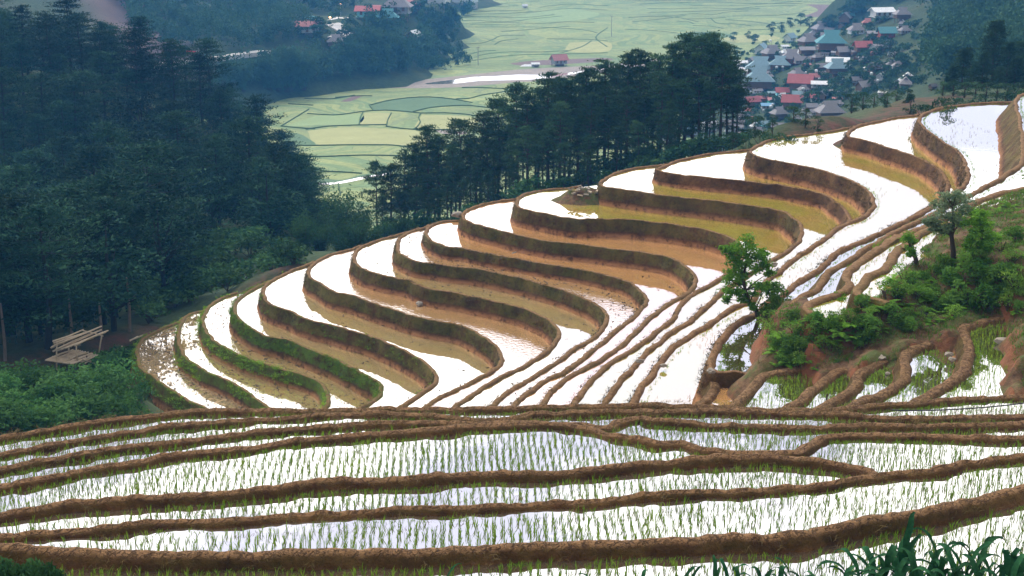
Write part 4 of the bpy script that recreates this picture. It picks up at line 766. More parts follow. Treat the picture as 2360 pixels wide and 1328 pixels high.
wood('woods', [(960, 90), (1010, 70), (1050, 100), (1080, 150), (1020, 170), (960, 165)], 70, (3, 6), M['far_leaf'], 24, 380, 'hazy shrubs between the open-fronted white shed and the river', leaf=.8)
BV = [broad_mesh(s, 9, 4.4, 13, .8, 26, .12) for s in (81, 82, 83, 84)]
vt = [(1650, 110, 9), (1670, 125, 8), (1700, 130, 9), (1690, 150, 8), (1740, 95, 8), (1780, 70, 10), (1800, 68, 9), (1822, 60, 10), (1845, 55, 12), (1865, 58, 10), (1920, 62, 11), (1905, 65, 10), (1965, 32, 13), (1985, 30, 12), (1945, 40, 11), (2012, 28, 9), (1840, 110, 7), (1900, 120, 7), (1790, 120, 7), (1765, 165, 7), (1855, 165, 8), (1880, 170, 7), (1810, 205, 8), (1830, 200, 7), (1925, 210, 9), (1945, 200, 9), (1960, 195, 9), (1980, 185, 8), (2000, 175, 8), (1960, 165, 8), (1990, 150, 9), (2010, 140, 9), (2030, 130, 10), (2060, 150, 10), (2080, 160, 9), (2040, 180, 8), (2095, 190, 8), (1875, 245, 9), (1860, 240, 8), (1790, 250, 8), (1830, 262, 7), (1720, 290, 9), (1700, 250, 8), (1740, 280, 8), (1770, 275, 7), (1900, 270, 8), (1920, 255, 7), (1930, 240, 7), (1900, 190, 7), (1725, 85, 7), (1890, 90, 6), (1870, 115, 6), (2020, 170, 8), (2050, 120, 9), (1970, 120, 8), (1815, 90, 6), (1950, 225, 9), (1905, 225, 7), (1690, 90, 8), (1720, 145, 6), (2010, 200, 7), (2050, 205, 7)]
for px, py, h in vt:
    p = hit(px, py + 4, 200)
    plant('vt', BV, (M['far_leaf'], M['bark']), 'broadleaf_tree', 'hazy blue-green tree growing among the village houses', 'tree', 'trees among the village houses', p[0], p[1], 9, h * (.6 if px < 1885 or py > 110 else .7), rng.uniform(0, 6), 1.1)
BB = [bamboo_mesh(s, 20, 8, 34, 1.5) for s in (91, 92)]
for px, py, ty, w_ in [(640, 212, 105, 1.0), (665, 212, 98, 1.0), (700, 208, 108, 1.0), (830, 150, 70, .9), (860, 150, 55, .9), (900, 155, 62, .9), (930, 160, 80, .8), (620, 212, 120, .9), (560, 212, 140, .8), (800, 160, 80, .8), (880, 165, 95, .9)]:
    p = hit(px, py, 300); h = top_scale(p[0], p[1], p[2], ty)
    plant('bb', BB, (M['far_leaf'], M['bark']), 'bamboo_clump', 'great hazy bamboo clump on the far side of the green fields', 'bamboo', 'great bamboo clumps beyond the fields', p[0], p[1], 20, max(8, h), rng.uniform(0, 6), w_)
for px, py, h in [(820, 118, 10), (725, 105, 9), (740, 92, 10), (1000, 120, 8), (980, 130, 8), (1020, 100, 7), (1055, 75, 3.5), (1010, 60, 8), (985, 50, 8), (705, 70, 8), (800, 105, 9)]:
    p = hit(px, py, 300)
    plant('vt', BV, (M['far_leaf'], M['bark']), 'broadleaf_tree', 'hazy tree around the first houses on the far hill bench', 'tree', 'trees around the far houses', p[0], p[1], 9, h, rng.uniform(0, 6), 1.1)
# ---------------------------------------------------------------- village houses
def cmat(name, col, var=.18, sc_=.6, rough=.8): M[name] = plain(name, col, rough, var, sc_, .3)
for a, b in {'roof_grey': (.30, .28, .29), 'roof_teal': (.13, .33, .36), 'roof_paleteal': (.27, .40, .45), 'roof_red': (.46, .14, .14), 'roof_pink': (.52, .22, .21), 'roof_white': (.85, .86, .88), 'roof_blue': (.22, .42, .62), 'wall_wood': (.22, .14, .10), 'wall_white': (.72, .74, .76), 'wall_cyan': (.30, .68, .72), 'wall_green': (.08, .42, .30), 'wall_red': (.36, .09, .06), 'wall_grey': (.38, .38, .40), 'wall_yellow': (.62, .47, .22)}.items(): cmat(a, b)
M['window_dark'] = plain('dark_window', (.03, .035, .045), .3, .1)
def corrugate(m_):
    t = m_.node_tree; p = [n for n in t.nodes if n.type == 'BSDF_PRINCIPLED'][0]
    tcn = N(t, 'ShaderNodeTexCoord'); wv = N(t, 'ShaderNodeTexWave'); wv.inputs['Scale'].default_value = 9; wv.inputs['Distortion'].default_value = .6; t.links.new(tcn.outputs['Object'], wv.inputs['Vector'])
    t.links.new(bump(t, wv.outputs['Fac'], .35, .03), p.inputs['Normal'])
for k in list(M):
    if k.startswith('roof_'): corrugate(M[k])
_hm = {}
def house_meshes(kind):
    if kind in _hm: return _hm[kind]
    W, D = (1.0, .68); h = .34; st = .26; o = .13; z0 = st + h
    wl = MB(); wl.box((0, 0, st + h / 2), (W, D, h)); wl.box((0, 0, st + .012), (W + .1, D + .14, .024))
    if kind in ('gable', 'shed'):
        rh = .30 if kind == 'gable' else .12
        wl.add([(-W / 2, -D / 2, z0), (-W / 2, D / 2, z0), (-W / 2, 0, z0 + rh), (W / 2, -D / 2, z0), (W / 2, D / 2, z0), (W / 2, 0, z0 + rh)], [(0, 1, 2), (3, 5, 4)])
    rf = MB(); e = D / 2 + o; a = W / 2 + o; zl = z0 - .07
    if kind in ('gable', 'shed'):
        t = .022; rh = .30 if kind == 'gable' else .12; V = []
        for x in (-a, a): V += [(x, -e, zl), (x, 0, z0 + rh + .03), (x, e, zl), (x, e, zl + t), (x, 0, z0 + rh + .03 + t), (x, -e, zl + t)]
        rf.add(V, [(0, 1, 7, 6), (1, 2, 8, 7), (2, 3, 9, 8), (3, 4, 10, 9), (4, 5, 11, 10), (5, 0, 6, 11), (0, 5, 4, 1), (1, 4, 3, 2), (6, 7, 10, 11), (7, 8, 9, 10)])
    else:                                 # steep hipped roof with a small gablet at each end
        rh = .42; g = .22; V = [(-a, -e, zl), (a, -e, zl), (a, e, zl), (-a, e, zl)]
        zg = z0 + rh * .55; fy = e * (1 - (zg - zl) / (z0 + rh - zl)); V += [(-g * 1.2, -fy, zg), (g * 1.2, -fy, zg), (g * 1.2, fy, zg), (-g * 1.2, fy, zg)]
        V += [(-g * 1.55, 0, z0 + rh), (g * 1.55, 0, z0 + rh)]
        rf.add(V, [(0, 1, 5, 4), (1, 2, 6, 5), (2, 3, 7, 6), (3, 0, 4, 7), (4, 5, 9, 8), (6, 7, 8, 9), (5, 6, 9), (7, 4, 8), (3, 2, 1, 0)])
    posts = MB()
    for x in (-.45, 0, .45):
        for y in (-.28, .28): posts.box((x, y, st / 2 - .2), (.035, .035, st + .4))
    posts.box((.1, .05, st / 2 - .15), (.5, .4, st + .3))
    wn = MB(); wn.box((0, 0, 0), (.12, .02, .15)); dr = MB(); dr.box((0, 0, 0), (.12, .02, .26))
    _hm[kind] = dict(wall=wl.mesh('wall'), roof=rf.mesh('roof'), posts=posts.mesh('base'), window=wn.mesh('window'), door=dr.mesh('door')); return _hm[kind]
_mc = {}
def matmesh(me, mk):
    k = (me.name, mk)
    if k not in _mc: c = me.copy(); c.materials.clear(); c.materials.append(M[mk]); _mc[k] = c
    return _mc[k]
GREY_GROUP = 'steep grey-roofed houses packed in the village'
def house(px, py, wpx, roof, wall, kind, rz, label, d0=200, name='village_house', group=None, zofs=0):
    p = hit(px, py + wpx * .20, d0); d = p[1]; s = wpx * (d / math.cos(PITCH)) / FPX / 1.32
    hm = house_meshes(kind); e = empty(name, (p[0], p[1], p[2] - .1 * s + zofs), R(rz), s); tag(e, label, 'house', group)
    link('wall', matmesh(hm['wall'], 'wall_' + wall), None, e); link('roof', matmesh(hm['roof'], 'roof_' + roof), None, e)
    link('base', matmesh(hm['posts'], 'wall_' + ('wood' if wall != 'white' else 'grey')), None, e)
    for x in (-.3, .3): q = link('window', matmesh(hm['window'], 'window_dark' if False else 'wall_wood'), None, e, (x, -.345, .44)); 
    link('door', matmesh(hm['door'], 'wall_wood'), None, e, (0, -.345, .40)); q = link('window', matmesh(hm['window'], 'wall_wood'), None, e, (.505, 0, .44)); q.rotation_euler = (0, 0, R(90))
    return e
vx = lambda x: 1660 + x / 4.72
vy = lambda y: 60 + y / 4.72
HV = [(1100, 60, 210, 'grey', 'wood', 'hip', 15, 'largest grey hipped house at the village top beside the round trees'), (1040, 118, 180, 'grey', 'wood', 'hip', -10, 'grey hipped house just below the largest one at the village top'), (950, 195, 215, 'grey', 'wood', 'hip', 25, 'wide grey hipped house left of the long teal roof'),
      (755, 150, 150, 'paleteal', 'white', 'gable', 50, 'small pale house with white walls at the upper left village edge'), (700, 235, 90, 'white', 'white', 'shed', 10, 'flat white shed below the small pale upper-left house'), (445, 280, 190, 'paleteal', 'white', 'gable', 65, 'teal gabled house with a white front at the left village edge'),
      (560, 325, 225, 'grey', 'wood', 'hip', 20, 'grey hipped house just right of the teal gabled left-edge house'), (770, 385, 250, 'grey', 'red', 'hip', -8, 'broad grey hipped house with a bright skylight above the pale teal roofs'), (935, 285, 180, 'grey', 'wood', 'shed', 5, 'low grey lean-to roof left of the dark tree by the long teal house'),
      (1200, 225, 340, 'teal', 'wood', 'hip', -6, 'long teal hipped house, the largest roof of the upper village'), (1340, 305, 175, 'grey', 'wood', 'gable', 10, 'grey gabled roof directly below the long teal house'), (1545, 258, 200, 'red', 'wood', 'gable', 5, 'dusty red roof standing right of the long teal house'),
      (1475, 70, 190, 'grey', 'white', 'hip', 8, 'grey roof on white walls below the top white roof'), (1805, 105, 200, 'teal', 'red', 'gable', 3, 'teal roof on red-brown walls at the right end of the village'), (1330, 15, 100, 'grey', 'wood', 'gable', 40, 'small grey gable between the top teal and white roofs'),
      (960, 380, 110, 'grey', 'white', 'gable', 60, 'small grey gable in front of a white wall, mid village'), (1270, 425, 260, 'white', 'white', 'shed', -12, 'brilliant white sheet roof in the middle of the village'), (1265, 490, 260, 'paleteal', 'wood', 'hip', 4, 'pale teal hipped roof directly below the brilliant white one'),
      (645, 450, 240, 'paleteal', 'wood', 'hip', -14, 'pale teal hipped roof below the grey skylight house'), (430, 505, 330, 'paleteal', 'wood', 'hip', -10, 'widest faded teal roof at the left end of the village'), (195, 440, 200, 'white', 'grey', 'shed', 0, 'light tin roof beside the last pine of the belt'), (260, 522, 220, 'white', 'white', 'shed', -3, 'long white tin roof just right of the last pine'),
      (410, 640, 350, 'paleteal', 'wood', 'hip', -5, 'wide layered teal roof above the small white house'), (400, 720, 120, 'grey', 'white', 'shed', 5, 'small white house with windows under the layered teal roof'), (830, 545, 175, 'grey', 'red', 'hip', 30, 'grey hipped roof right of the round dark tree'), (1020, 572, 120, 'pink', 'grey', 'gable', -5, 'little faded pink roof above the coral red roof'),
      (870, 655, 280, 'red', 'wood', 'gable', -18, 'coral red two-slope roof in the centre of the village'), (1070, 655, 180, 'white', 'grey', 'shed', -10, 'greyish white sheds right of the coral red roof'), (670, 740, 155, 'red', 'cyan', 'gable', -3, 'bright cyan walled house with a small red roof'), (835, 762, 120, 'paleteal', 'grey', 'gable', -6, 'pale grey shed right of the cyan house'),
      (345, 845, 170, 'red', 'wood', 'gable', 20, 'red roof nearest the last pine at the lower left of the village'), (450, 808, 150, 'red', 'red', 'shed', 0, 'dark red flat-topped building left of the green walls'), (580, 825, 150, 'pink', 'green', 'shed', 0, 'flat house with green walls among the red roofs'), (780, 858, 240, 'red', 'wood', 'gable', -14, 'wide red roof below the cyan house'),
      (510, 885, 150, 'blue', 'grey', 'shed', -4, 'light blue tin roof below the green-walled house'), (1045, 808, 155, 'red', 'white', 'gable', 0, 'white stilt house with a pink-red roof and open posts'), (1130, 775, 165, 'grey', 'wood', 'gable', 48, 'brown-grey gabled house behind the pink-red stilt house'), (1270, 812, 115, 'pink', 'wood', 'shed', -15, 'narrow rusty shed roof near the dark trees'),
      (635, 975, 190, 'grey', 'wood', 'hip', 22, 'grey hipped roof above the flat-topped dark tree'), (1185, 972, 310, 'grey', 'wood', 'hip', 6, 'very wide grey hipped roof at the foot of the village by the terraces'), (490, 1080, 110, 'paleteal', 'cyan', 'gable', 10, 'small teal house half hidden behind the lowest dark trees'), (150, 1125, 230, 'grey', 'white', 'gable', -20, 'grey roof with pale walls seen beyond the pine trunks, lower'),
      (60, 1065, 110, 'grey', 'wood', 'gable', 15, 'dim grey roof seen beyond the pine trunks, upper'), (1705, 485, 190, 'grey', 'wood', 'gable', 28, 'tilted grey gable on the slope right of the village centre'), (1745, 575, 150, 'white', 'white', 'gable', 62, 'white-fronted gabled house on the slope right of the village centre'), (1560, 685, 190, 'grey', 'wood', 'gable', 30, 'grey gable just left of the white-fronted house'),
      (2030, 590, 180, 'white', 'white', 'gable', 70, 'white double-gabled house on the right slope'), (2010, 650, 190, 'grey', 'wood', 'hip', 75, 'grey house directly in front of the white double-gabled one'), (2310, 670, 95, 'grey', 'wood', 'gable', 30, 'lone grey roof peeping over the bare brown slope'), (620, 1120, 150, 'grey', 'white', 'gable', -10, 'pale roof peeping between the lowest dark trees'),
      (260, 1010, 160, 'grey', 'grey', 'hip', 12, 'grey roof left of the lowest round tree'), (-120, 1120, 190, 'white', 'white', 'gable', 8, 'pale roof glimpsed between the pine trunks'), (-330, 1160, 200, 'paleteal', 'grey', 'hip', 0, 'teal roof glimpsed between the pine trunks'), (-560, 1230, 200, 'grey', 'grey', 'gable', 12, 'leftmost dim roof glimpsed through the pine trunks'),
      (520, 590, 130, 'grey', 'wood', 'gable', 40, 'small brown-grey gable on the layered teal roof'), (300, 690, 140, 'grey', 'white', 'gable', -15, 'grey-white gable left of the small white house'), (1470, 300, 110, 'grey', 'wood', 'shed', 5, 'small grey shed beside the dusty red roof'), (1090, 470, 140, 'grey', 'wood', 'gable', 20, 'grey roof left of the brilliant white one'),
      (990, 900, 130, 'grey', 'wood', 'gable', 0, 'small dim roof left of the pink-red stilt house'), (1650, 640, 120, 'grey', 'wood', 'gable', 10, 'grey roof between the white-fronted house and dark trees'), (560, 745, 110, 'paleteal', 'wood', 'shed', 5, 'pale teal lean-to left of the cyan house')]
for q in HV: house(vx(q[0]), vy(q[1]), q[2] / 4.72, *q[3:])
hr = np.random.RandomState(21); reg = [(1690, 330), (1685, 150), (1780, 110), (1880, 70), (1990, 50), (2100, 50), (2120, 130), (2110, 215), (1980, 240), (1960, 250), (1900, 290), (1790, 330)]; taken = [(vx(q[0]), vy(q[1])) for q in HV]; nh = 0; tries_ = 0
while nh < 60 and tries_ < 3000:
    tries_ += 1; x, y = hr.uniform(1685, 2120), hr.uniform(50, 330)
    if not inpoly((x, y), reg)[0] or any(abs(x - a) < 14 and abs(y - b) < 9 for a, b in taken): continue
    taken.append((x, y)); nh += 1; rc, wc = [('grey', 'wood'), ('grey', 'white'), ('white', 'grey'), ('grey', 'grey'), ('pink', 'wood'), ('grey', 'wood')][hr.randint(6)]
    lab_ = {'grey': 'small grey-roofed house wedged between larger village roofs', 'white': 'small pale tin-roofed shed wedged between larger village roofs', 'pink': 'small faded pink-roofed house wedged between larger village roofs'}[rc]
    house(x, y, hr.uniform(17, 30), rc, wc, ['gable', 'hip', 'shed'][hr.randint(3)], hr.uniform(-40, 70), lab_, group='small %s roofs between the larger village houses' % ('pale tin' if rc == 'white' else ('faded pink' if rc == 'pink' else 'grey')))
for x, y, wd, *q in [(1390, 105, 160, 'white', 'white', 'shed', 12, 'brilliant white roof at the very top of the village'), (1530, 115, 120, 'grey', 'wood', 'hip', 5, 'grey hipped roof right of the top white roof'), (1150, 140, 120, 'grey', 'wood', 'gable', 60, 'grey gable under a teal strip near the village top'), (1165, 118, 90, 'teal', 'wood', 'shed', 0, 'narrow teal strip roof near the village top'), (1330, 240, 90, 'grey', 'wood', 'shed', 0, 'small grey shed left of the teal roof on red-brown walls')]:
    house(1560 + x / 2.95, y / 2.95, wd / 2.95, *q)
for x, y, wd, *q in [(330, 205, 185, 'pink', 'white', 'shed', -4, 'white house with a pink roof by the pale far road'), (350, 140, 90, 'teal', 'yellow', 'shed', 0, 'narrow ochre house with a teal top above the pink-roofed one'), (735, 100, 175, 'red', 'cyan', 'shed', -3, 'long dusky red roof at the head of the far road'), (930, 75, 210, 'grey', 'grey', 'hip', -4, 'long weathered grey roof in the far hamlet'),
                     (1060, 50, 90, 'red', 'grey', 'shed', -8, 'small red roof at the right end of the far hamlet'), (800, 62, 80, 'pink', 'grey', 'shed', -5, 'faded pink roof between the red and grey ones, far hamlet'), (870, 140, 150, 'teal', 'wood', 'hip', 0, 'teal roof with a warm lamp beside the bamboo'), (1045, 262, 120, 'white', 'wood', 'gable', 70, 'open-fronted white shed above the river trees'),
                     (1120, 270, 80, 'white', 'grey', 'shed', -10, 'low light shed next to the open-fronted white one'), (515, 300, 125, 'grey', 'wood', 'hip', 10, 'grey roof between the bamboo and the end of the pale road'), (2030, 425, 115, 'pink', 'grey', 'gable', 25, 'lone hut with a pinkish roof beside the river'), (1798, 48, 40, 'white', 'white', 'gable', 15, 'tiny white hut standing alone in the far fields'),
                     (985, 30, 120, 'pink', 'grey', 'shed', -5, 'mauve roof at the top of the far hamlet'), (1870, 445, 60, 'white', 'grey', 'shed', 8, 'low grey shelter left of the river hut')]:
    house(600 + x / 2.95, y / 2.95, wd / 2.95, *q, d0=300)
# two tall pale blocks cut by the top edge
for px, py, w_, h_, lab, posts in [(1012, 18, 40, 15, 'tall windowless pale block standing on stilts at the top edge', True), (1072, 14, 46, 14, 'white three-storey block with small side windows at the top edge', False)]:
    p = hit(px, py, 300); s = p[1] / FPX; W_ = w_ * s * 1.05; e = empty('building', tuple(p), R(-20)); tag(e, lab, 'building')
    mb = MB(); mb.box((0, 0, h_ / 2 + 2.5), (W_, W_ * .8, h_)); mb.obj('wall', M['wall_white'], e)
    mb = MB(); mb.box((0, 0, h_ + 2.75), (W_ * 1.08, W_ * .88, .5)); mb.obj('roof', M['roof_grey'], e)
    if posts:
        for a in (-.42, -.15, .15, .42):
            for b in (-.33, .33): mb = MB(); mb.box((a * W_, b * W_, -1), (.35, .35, 7)); mb.obj('stilt', M['wall_grey'], e)
    else:
        mb = MB(); mb.box((0, 0, .5), (W_ * .98, W_ * .78, 4.5)); mb.obj('base', M['wall_grey'], e)
        for k in range(3):
            mb = MB(); mb.box((W_ * .38, -W_ * .4 - .02, 4 + 3.4 * k), (1.2, .12, 1.5)); mb.obj('window', M['window_dark'], e)
# tanks on stands between the roofs
tk = MB(); tk.tube([(0, 0, 1.6), (0, 0, 2.5), (0, 0, 2.8)], [.75, .75, .3], 10); st_ = MB()
for a, b in ((-.5, -.5), (.5, -.5), (.5, .5), (-.5, .5)): st_.tube([(a, b, -1), (a, b, 1.6)], .06, 4)
M['steel'] = plain('bright_steel', (.85, .87, .9), .3, .1); tkm, stm = tk.mesh('drum', True), st_.mesh('stand')
proto = None
for x, y in [(543, 205), (372, 378), (648, 322), (720, 330), (610, 498), (676, 485), (760, 115), (928, 548), (1040, 545), (1073, 622), (898, 740), (580, 850), (568, 905), (548, 940), (325, 765), (1920, 68), (1520, 35), (1416, 482), (1708, 650), (1640, 580), (505, 665), (1990, 675), (470, 968), (780, 840), (1815, 235)]:
    p = hit(vx(x), vy(y) + 6, 200)
    if proto is None: e = proto = empty('water_tank', tuple(p)); tag(e, 'bright steel water tank on a stand between village roofs', 'water tank', 'steel water tanks in the village'); link('drum', tkm, M['steel'], e); link('stand', stm, M['wall_grey'], e)
    else: e = copy_thing(proto, tuple(p), rng.uniform(0, 3), rng.uniform(.55, .8))
    e.location.z += 1.2
# poles, lamps, tarpaulins in the valley
for px, by, ty, lab in [(1409, 84, 36, 'thin power pole standing in the far rice fields'), (785, 38, 8, 'street lamp pole by the far hamlet'), (1102, 150, 108, 'power pole on the near side of the far fields'), (457, 133, 118, 'short pole beside the pale far road')]:
    p = hit(px, by, 300); h = top_scale(p[0], p[1], p[2], ty); mb = MB(); mb.tube([(0, 0, -.5), (0, 0, h)], [.22, .14], 6); e = empty('utility_pole', tuple(p)); tag(e, lab, 'pole'); mb.obj('pole', M['wall_grey'], e)
    mb = MB(); mb.box((0, 0, h - .4), (2.2, .18, .18)); mb.obj('crossarm', M['wall_grey'], e)
def emis(name, col, s):
    m, t, o = mat_new(name); e = N(t, 'ShaderNodeEmission'); e.inputs[0].default_value = (*col, 1); e.inputs[1].default_value = s; t.links.new(e.outputs[0], o.inputs[0]); return m
M['lamp'] = emis('warm_lamp', (1, .50, .16), 9)
for px, py in [(786, 9), (761, 40), (903, 54)]:
    p = hit(px, py + 10, 300); p[2] += 10 * p[1] / FPX; mb = MB(); mb.tube([(0, 0, -.35), (0, 0, 0), (0, 0, .3)], [.3, .5, .1], 8); tag(mb.obj('street_lamp', M['lamp'], loc=tuple(p)), 'small lit orange lamp in the far hamlet', 'lamp', 'lit lamps of the far hamlet')
M['red_streak'] = plain('red_streak', (.75, .05, .03), .6, .1)  # red colour standing for a trail of light; the posts are added
for px, py, wd, lab in [(439, 119, 30, 'long red banner standing for a light trail above the pale far road'), (833, 17, 28, 'long red banner above the far hamlet')]:
    p = hit(px, py + 12, 300); p[2] += 12 * p[1] / FPX; mb = MB(); s = p[1] / FPX; mb.box((0, 0, 0), (wd * s, .12, 3.2 * s)); e = empty('streak', tuple(p)); e.rotation_euler = (0, R(5), 0); tag(e, lab, 'streak'); mb.obj('band', M['red_streak'], e)
    mb = MB()
    for sg in (-1, 1): mb.tube([(sg * wd * s / 2, 0, -12 * s), (sg * wd * s / 2, 0, 1)], .1, 5)
    mb.obj('posts', M['wall_grey'], e)
M['plastic'] = plain('white_sheet', (.8, .8, .82), .6, .1)
p = hit(600 + 1820 / 2.95, 450 / 2.95, 300); mb = MB(); mb.add([(-4, -2, .05), (4, -1.6, .05), (4.5, 1.5, .05), (-3, 2.4, .05), (-1.5, 0, .9), (1.8, .2, .8)], [(0, 1, 5, 4), (1, 2, 5), (2, 3, 4, 5), (3, 0, 4)]); tag(mb.obj('plastic_sheet', M['plastic'], loc=tuple(p)), 'white plastic sheet spread on the far river bank', 'sheet')
# ---------------------------------------------------------------- earth mound with bushes at the right
mc = []
def lv(c, pts, z, d=0):
    for a, b in crop(c, pts): p = onz(a, b, z); mc.append((p[0], p[1], z + d))
z15, z16, z17, z18, zO = zK[15], zK[16], zK[17], zK[18], Rt[0][0]
lv(S2, [(1000, 250), (1000, 400), (965, 500), (870, 660), (860, 720), (900, 800), (930, 180)], z15); lv(S2, [(930, 300), (860, 450), (760, 640), (740, 780), (600, 700), (880, 260)], z15, -.7)
lv(S1, [(250, 1240)], z15, .1)
lv(S2, [(690, 905), (690, 1000), (620, 1070), (600, 1130), (640, 1200), (560, 860), (700, 870)], zO); lv(S2, [(560, 1000), (520, 1120), (460, 960)], zO, -.5); lv(S2, [(850, 960), (760, 1090), (870, 900)], zO, .45)
lv(S2, [(1060, 865), (1200, 842), (1400, 825), (1550, 800)], -19.4, .3); lv(S2, [(1580, 850), (1620, 950), (1645, 1020)], -19.4); lv(S2, [(1450, 900), (1200, 960), (1000, 1100), (1500, 1000), (1100, 1250), (1400, 1200)], -19.4, -.7)
lv(S2, [(1680, 880), (1750, 860), (1780, 800)], -18.9, .1); lv(S2, [(1900, 835), (2050, 820)], -18.9, .3); lv(S2, [(1850, 960), (1900, 1000), (1700, 1150), (2000, 950)], -18.9, -.7)
lv(S3, [(0, 850), (50, 870)], -18.9, .3); lv(S3, [(130, 830), (250, 760), (330, 740), (430, 700)], -18.45, .35); lv(S3, [(300, 850), (250, 950), (350, 950), (150, 1100), (0, 1230)], -18.45, -.7); lv(S3, [(480, 780), (495, 850)], -18.45)
lv(S3, [(640, 620), (740, 590), (850, 545), (1000, 490), (1110, 470)], -18.0, .3); lv(S3, [(850, 650), (1000, 650), (800, 850), (1000, 850), (700, 1050), (500, 1180), (1080, 700)], -18.0, -.7)
lv(S3, [(1180, 440), (1330, 320), (1400, 280), (1560, 240), (1720, 215)], -17.5, .3); lv(S3, [(1740, 290), (1840, 430), (1890, 500), (1900, 680), (1925, 880), (1900, 960), (1800, 1100)], -17.5); lv(S3, [(1600, 400), (1550, 600), (1700, 700), (1600, 900), (1700, 900), (1400, 1000), (1500, 1080), (1100, 1160)], -17.5, -.7)
lv(S3, [(1990, 500), (2010, 700), (2083, 700), (2083, 400), (2000, 300)], -16.6); lv(S3, [(2000, 1000), (2083, 1050), (2083, 900)], -17.0); lv(S3, [(2200, 1150), (1900, 1180)], -17.4, -.3)
lv(S1, [(430, 1260), (330, 1270)], z16, .25); lv(S2, [(1480, 30), (1500, 120), (1600, 170), (1750, 260)], z17, -.2); lv(S2, [(1900, 225), (1960, 200), (1995, 150)], z17, 0); lv(S1, [(760, 1320), (900, 1280), (1000, 1300)], z17, -.7)
lv(S1, [(1160, 1300), (1300, 1260), (1450, 1240)], z18, -.3); lv(S1, [(1560, 1200), (1650, 1150), (1740, 1000), (1810, 930), (1900, 870), (2060, 760), (2110, 720), (2130, 540), (2280, 420), (2350, 380)], z18, 0)
lv(S1, [(1600, 1050), (1500, 1000), (1700, 850), (1900, 650), (2050, 500), (2200, 400)], z18, -.8); lv(S4, [(1050, 1140), (1200, 1060), (1400, 960), (1600, 830), (1700, 770)], z18, .15); lv(S4, [(1500, 760), (1200, 900)], z18, -.7)
def mp3(px, py, z): p = onz(px, py, z); mc.append((p[0], p[1], z))
for a in [(2190, 590, z18 + .5), (2250, 560, z18 + .9), (2290, 600, z18 + 1.2), (2340, 600, z18 + 1.4), (2300, 520, z18 + 1.1), (2330, 470, z18 + .6), (2360, 440, z18 + .3), (2250, 650, z18 + .5), (2340, 680, z18 + .4), (2150, 660, z18 + .1), (2060, 720, z18 - .6), (2200, 720, z18 - .5), (2320, 740, z18 - .6),
          (1960, 760, z17 - .5), (1860, 790, z17 - .65), (1800, 760, z17 - .9), (1790, 720, z17 - .5), (1800, 820, -18.9), (1950, 820, -18.55), (2050, 790, -18.0), (2120, 760, -17.6), (1820, 700, z16 - .1), (2400, 500, z18 + .8), (2450, 650, z18 + 1)]: mp3(*a)
for x, y, z in [(6, 48, -24), (12, 46, -21), (20, 45, -20), (28, 44, -19.5), (36, 44, -18), (4, 60, -25), (2, 75, -28), (20, 90, -22), (10, 75, -24), (12, 104, -26), (28, 100, -22), (33, 95, -20.5), (36, 47, -17.6), (44, 46, -17.5), (56, 46, -17), (36, 58, -15.2), (44, 60, -14.6), (56, 60, -14), (39, 72, -14.8), (48, 78, -14), (44, 88, -15.5), (56, 90, -13), (46, 104, -17), (56, 104, -14), (33.5, 84, -18.6), (36.5, 95, -20)]: mc.append((x, y, z))
for a, b in [(1600, 1215), (1700, 1170), (1780, 1030), (1850, 960), (1940, 900), (2090, 790), (2140, 740)]:
    p = onz(1760 + a / 5.9 + 2, 480 + b / 5.9 + 2, z18); mc.append((p[0], p[1], z18 + .22))
for a, b, zz in [(1965, 702, z18 - .35), (1990, 704, z18 - .2), (2012, 700, z18 - .3), (1975, 690, z18 - .4), (1885, 738, z17 - .06), (1905, 748, z17 - .1), (1860, 722, z17 - .08), (1862, 740, z17 - .12), (1862, 757, z17 - .2), (1868, 772, z17 - .32), (1850, 735, z17 - .12), (1950, 740, z17 - .3), (2030, 700, z18 - .5), (1890, 752, z17 - .15), (1907, 762, z17 - .3), (1876, 746, z17 - .12), (1990, 714, z18 - .28), (1975, 706, z18 - .28), (2022, 694, z18 - .3), (1955, 672, z17 - .6), (1962, 658, z17 - .6), (1950, 692, z17 - .6), (1885, 705, z17 - .6), (1900, 712, z17 - .6), (2005, 668, z18 - .6), (2030, 662, z18 - .6)]: p = onz(a, b, zz); mc.append((p[0], p[1], zz))
lv(S2, [(1850, 245), (1950, 235), (2010, 180)], z17, .2); lv(S2, [(1440, 60), (1500, 60), (1560, 60)], z16, .25)
for i_ in range(8, 17):
    for p in CK[i_][::10]:
        q = proj((p[0], p[1], zK[i_]))
        if 1450 < q[0] < 1725 and q[1] > 500: mc.append((p[0], p[1], zK[i_] - 1.5))
mc = np.array(mc); MF = rbf_fit(mc[:, :2], mc[:, 2], .3, .03)
mx0, mx1, my0, my1, ms = 8.0, 56.0, 44.5, 104.0, .24
gx = np.arange(mx0, mx1, ms); gy = np.arange(my0, my1, ms); XX, YY = np.meshgrid(gx, gy)
MZ = rbf_eval(MF, np.stack([XX.ravel(), YY.ravel()], 1))
MZ += np.array([fbm(x, y, 3, .55, 4) * .20 + fbm(x, y, 9, 2.2, 3) * .06 for x, y in zip(XX.ravel(), YY.ravel())])
MZ = MZ.reshape(XX.shape)
def mz(x, y):
    i = min(max((y - my0) / ms, 0), len(gy) - 1.01); j = min(max((x - mx0) / ms, 0), len(gx) - 1.01); a, b = int(i), int(j); u, v = i - a, j - b
    return MZ[a, b] * (1 - u) * (1 - v) + MZ[a + 1, b] * u * (1 - v) + MZ[a, b + 1] * (1 - u) * v + MZ[a + 1, b + 1] * u * v
